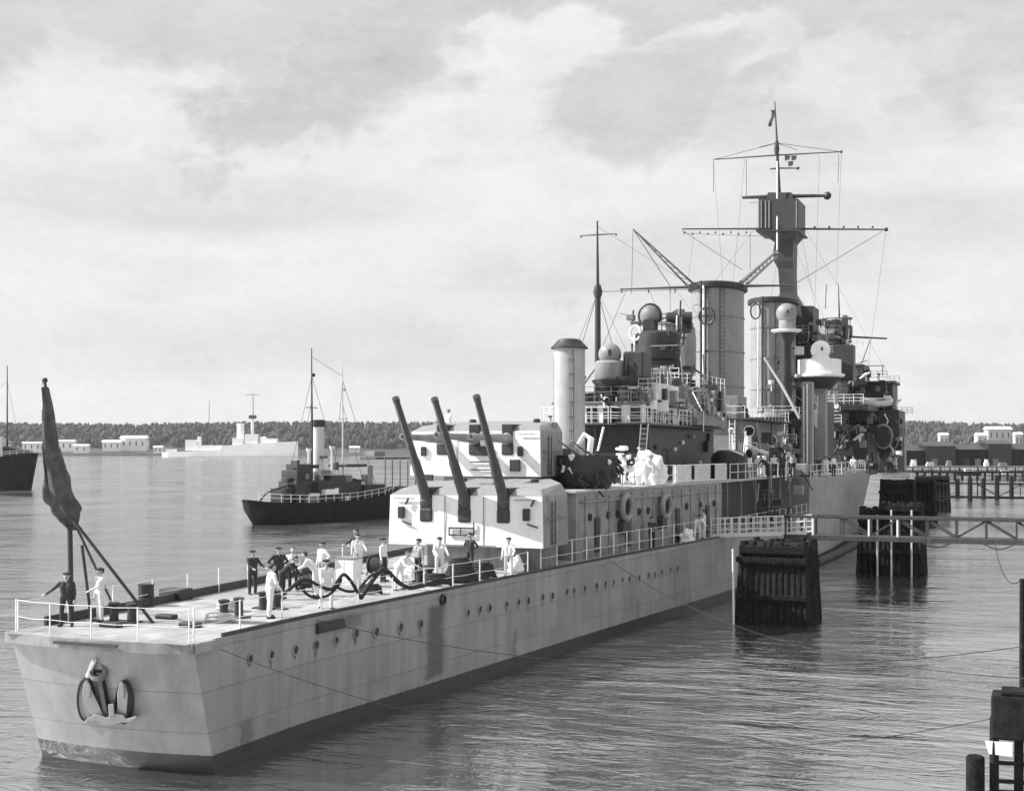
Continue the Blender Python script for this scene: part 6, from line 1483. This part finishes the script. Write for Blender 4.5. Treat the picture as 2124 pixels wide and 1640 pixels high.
# warps
def warp(A, B, sag, r, lab, n=40):
    A, B = Vector(A), Vector(B)
    pts = [A.lerp(B, k / n) - Vector((0, 0, sag * 4 * (k / n) * (1 - k / n))) for k in range(n + 1)]
    return top_obj(MB().tube(pts, r, 6), 'mooring_line', lab, 'mooring line', ROPE, 'mooring lines from ship to shore', smooth=50)
h1 = on_hull(655, 1287); 
warp(h1 + Vector((.02, 0, .02)), (30, 11.5, 4.7), 1.55, .012, 'longest slack mooring line from the stern across open water to the right edge')
h2 = on_hull(1262, 1160)
warp(h2 + Vector((.02, 0, 0)), (28, 2.0, 4.2), 1.5, .012, 'mooring line from amidships slanting down to the right edge')
h3 = on_hull(455, 1345)
warp(h3 + Vector((.02, 0, 0)), nd_(2056, 1490), 1.7, .010, 'low mooring line from the stern corner to the black dolphin')
warp((23.6, 48.1, 4.15), POST, .9, .022, 'rope drooping from the footbridge to the post at the right edge')

# ================================================================ RIGHT SHORE
for (u0, u1, vt, D, zb, dp, rh, lab) in [
    (1950, 1967, 897, 1790, 6, 10, 3, 'small white hut under the wood right of the warship bridge'),
    (2028, 2048, 897, 1800, 7, 14, 4, 'white house left of the largest one on the right shore'),
    (2050, 2098, 884, 1850, 16, 18, 4, 'largest white house on the right shore, up the slope'),
    (2106, 2122, 896, 1810, 8, 10, 3, 'small white house at the far right edge of the shore')]:
    house('shore_house', lab, 'house', u0, u1, vt, D, zb, dp, rh, 'white houses along the far shore', wall=BUFF)
# timber pier with dark sheds
pier = thing('timber_pier', 'long dark timber pier carrying the row of sheds on the right', 'pier', ff(200, 560, 0))
def fbox(mb, l0, l1, D0, D1, z0, z1):
    return mb.loft([[ff(l0, D0, z0), ff(l1, D0, z0), ff(l1, D1, z0), ff(l0, D1, z0)], [ff(l0, D0, z1), ff(l1, D0, z1), ff(l1, D1, z1), ff(l0, D1, z1)]])
fbox(MB(), 150, 330, 548, 600, 1.6, 2.2).build('pier_deck', PIERD, pier)
for k in range(46):
    l0 = 152 + k * 3.9; MB().tube([ff(l0, 549, -1), ff(l0, 549, 1.7)], .28, 7).build('pile', TIMBER, pier, 40)
for i, (l0, l1, h, rf, m, lab) in enumerate([(163, 176, 9.0, 2.5, TIMBER, 'dark gabled shed nearest the warship bow on the long pier'), (177, 190, 10.5, 2.0, DARK, 'black shed second from the warship bow on the long pier'), (191, 203, 9.4, 2.4, TIMBER, 'dark shed in the middle of the pier row'), (204, 214, 11, 1.6, DARK, 'tallest black shed on the long pier'), (215, 232, 9.6, 2.6, TIMBER, 'widest dark shed at the right edge of the pier row')]):
    s_ = thing('pier_shed', lab, 'shed', ff((l0 + l1) / 2, 570, 2.2), 0, 'dark sheds on the pier')
    fbox(MB(), l0, l1, 562, 580, 2.2, 2.2 + h - rf).build('wall', m, s_)
    mb = MB(); zz = 2.2 + h - rf; lo = [ff(l0 - .4, 561.4, zz), ff(l1 + .4, 561.4, zz), ff(l1 + .4, 580.6, zz), ff(l0 - .4, 580.6, zz)]; r0, r1 = ff(l0 - .4, 571, zz + rf), ff(l1 + .4, 571, zz + rf)
    mb.face([lo[0], lo[1], r1, r0]); mb.face([lo[2], lo[3], r0, r1]); mb.face([lo[1], lo[2], r1]); mb.face([lo[3], lo[0], r0]); mb.face(lo); mb.build('roof', PAINT_D, s_)
    for k in range(2):
        lm = l0 + (l1 - l0) * (.3 + .4 * k); fbox(MB(), lm - 1.2, lm + 1.2, 561.85, 562.1, 2.3, 5.2).build('door', PAINT if (i + k) % 2 else DARK, s_)
rr2 = random.Random(12)
# nearer jetty, a dense row of dark piles
jt = thing('timber_pier', 'nearer dark jetty on close set piles before the pier of sheds', 'pier', ff(140, 400, 0))
fbox(MB(), 122, 240, 399, 403, 2.2, 2.7).build('pier_deck', TIMBER, jt)
for k in range(60): MB().tube([ff(123 + k * 1.15, 399.2 + 2.5 * (k % 2), -1), ff(123 + k * 1.15, 399.2 + 2.5 * (k % 2), 2.3)], .24, 7).build('pile', TIMBER, jt, 40)
MB().rail([ff(122, 399.3, 2.7), ff(190, 399.3, 2.7)], 1.2, 1.6, 2, .05, .07).build('railing', TIMBER, jt)
for k, (u, D, h) in enumerate([(1962, 250, 4.2), (1986, 262, 3.6), (2012, 240, 4.4), (2040, 256, 3.8), (2068, 246, 4.6), (2098, 262, 4.0)]):
    l0 = (u - U0) / FPX * D
    top_obj(MB().lathe([(.45, -1.5), (.42, h - .2), (.3, h), (0, h + .05)], ff(l0, D, 0), 12), 'mooring_pile', ['leftmost of the six thick dark piles standing beyond the middle footbridge', 'second from the left of the six thick dark piles beyond the middle footbridge', 'third from the left of the six thick dark piles beyond the middle footbridge', 'fourth from the left of the six thick dark piles beyond the middle footbridge', 'fifth from the left of the six thick dark piles beyond the middle footbridge', 'rightmost of the six thick dark piles standing beyond the middle footbridge'][k], 'pile', TIMBER, 'thick dark piles beyond the middle footbridge', smooth=40)

# things stacked along the pier edge
for k, (l0, w_, h, m, lab) in enumerate([(168, 2.2, 2.6, WALLW, 'white crate stack on the pier before the first shed'), (174.5, 3.2, 1.8, BUFF, 'buff crate stack on the pier between the first two sheds'), (183, 2.0, 2.4, PAINT_L, 'pale grey crate stack before the black shed'), (199, 1.6, 2.8, WALLW, 'tall white crate stack on the pier before the middle shed'), (205, 3.4, 1.6, PAINT_L, 'long pale crate stack left of the tallest shed'), (222, 2.6, 3.0, WALLW, 'white crate stack at the right end of the pier')]):
    c_ = thing('crate_stack', lab, 'crates', ff(l0, 553, 2.2), 0, 'crate stacks on the pier')
    fbox(MB(), l0, l0 + w_, 552, 554, 2.2, 2.2 + h * .55).build('crate', m, c_); fbox(MB(), l0 + .3, l0 + w_ - .3, 552.2, 553.8, 2.2 + h * .55 + .003, 2.2 + h).build('crate', m, c_)
# small craft moored by the pier
def launch(u, v, lab, Lb, m, m2):
    p0 = at_z(u, v, 0); t = thing('motor_launch', lab, 'launch', p0, 0, 'small launches moored near the pier'); secs = []
    R_ = Vector((CS, SN, 0)); F_ = Vector((-SN, CS, 0))
    for s_, b_, h in ((-.5, .8, 1.0), (-.2, 1.1, .95), (.2, 1.0, 1.1), (.42, .5, 1.4), (.5, .05, 1.55)):
        q = p0 + R_ * s_ * Lb; secs.append([q - F_ * b_ * .7 - Z * .2, q + F_ * b_ * .7 - Z * .2, q + F_ * b_ + Z * h, q - F_ * b_ + Z * h])
    MB().loft(secs).build('hull', m, t, 30)
    q = p0; MB().loft([[q + R_ * x * Lb + F_ * y + Z * zz for x, y in ((-.18, -.7), (.15, -.7), (.15, .7), (-.18, .7))] for zz in (1.0, 2.4)]).build('cabin', m2, t, bevel=.06)
    MB().loft([[q + R_ * x * Lb + F_ * y + Z * zz for x, y in ((-.14, -.73), (.11, -.73), (.11, .73), (-.14, .73))] for zz in (1.7, 2.15)]).build('window', GLASS, t)
launch(2010, 985, 'dark launch with a white cabin moored left of the middle footbridge', 9, HULLB, WHITE)
launch(2085, 990, 'pale launch moored near the right edge beyond the middle footbridge', 8, PAINT_L, BUFF)

# ================================================================ HAZE over the harbour
hb = MB().box(-3000, 3000, -150, 3600, -1.5, 110)
hm = bpy.data.materials.new('harbour_haze'); hm.use_nodes = True; ht = hm.node_tree
for n in list(ht.nodes): ht.nodes.remove(n)
hv = nd(ht, 'ShaderNodeVolumePrincipled'); hv.inputs['Color'].default_value = (.95, .95, .95, 1); hv.inputs['Density'].default_value = .00006; hv.inputs['Anisotropy'].default_value = .2
ho = nd(ht, 'ShaderNodeOutputMaterial'); ht.links.new(hv.outputs[0], ho.inputs['Volume'])
tag(hb.build('haze', hm), kind='stuff')

# ================================================================ thin smoke over the galley funnel
sb = bmesh.new(); bmesh.ops.create_icosphere(sb, subdivisions=4, radius=1)
for q in sb.verts:
    n_ = 1 + .45 * noise.noise(q.co * 1.6) + .25 * noise.noise(q.co * 4)
    q.co = Vector((-.45 + q.co.x * .75 * n_ * (1 + .35 * q.co.z), 43.2 + q.co.y * .75 * n_ * (1 + .35 * q.co.z), 17.55 + q.co.z * 1.25 * n_))
so = MB(); so.bm.free(); so.bm = sb
sm = bpy.data.materials.new('galley_smoke'); sm.use_nodes = True; st_ = sm.node_tree
for n in list(st_.nodes): st_.nodes.remove(n)
sv = nd(st_, 'ShaderNodeVolumePrincipled'); sv.inputs['Color'].default_value = (.02, .02, .02, 1)
stc = nd(st_, 'ShaderNodeTexCoord'); sn = cnoise(st_, stc.outputs['Object'], 1.6, 3, .6); st_.links.new(sstep(st_, sn,   .46, .74, .0, .16), sv.inputs['Density'])
so_ = nd(st_, 'ShaderNodeOutputMaterial'); st_.links.new(sv.outputs[0], so_.inputs['Volume'])
tag(so.build('smoke', sm), 'faint dark smoke rising from the capped thin funnel behind the turrets', 'smoke', kind='stuff')
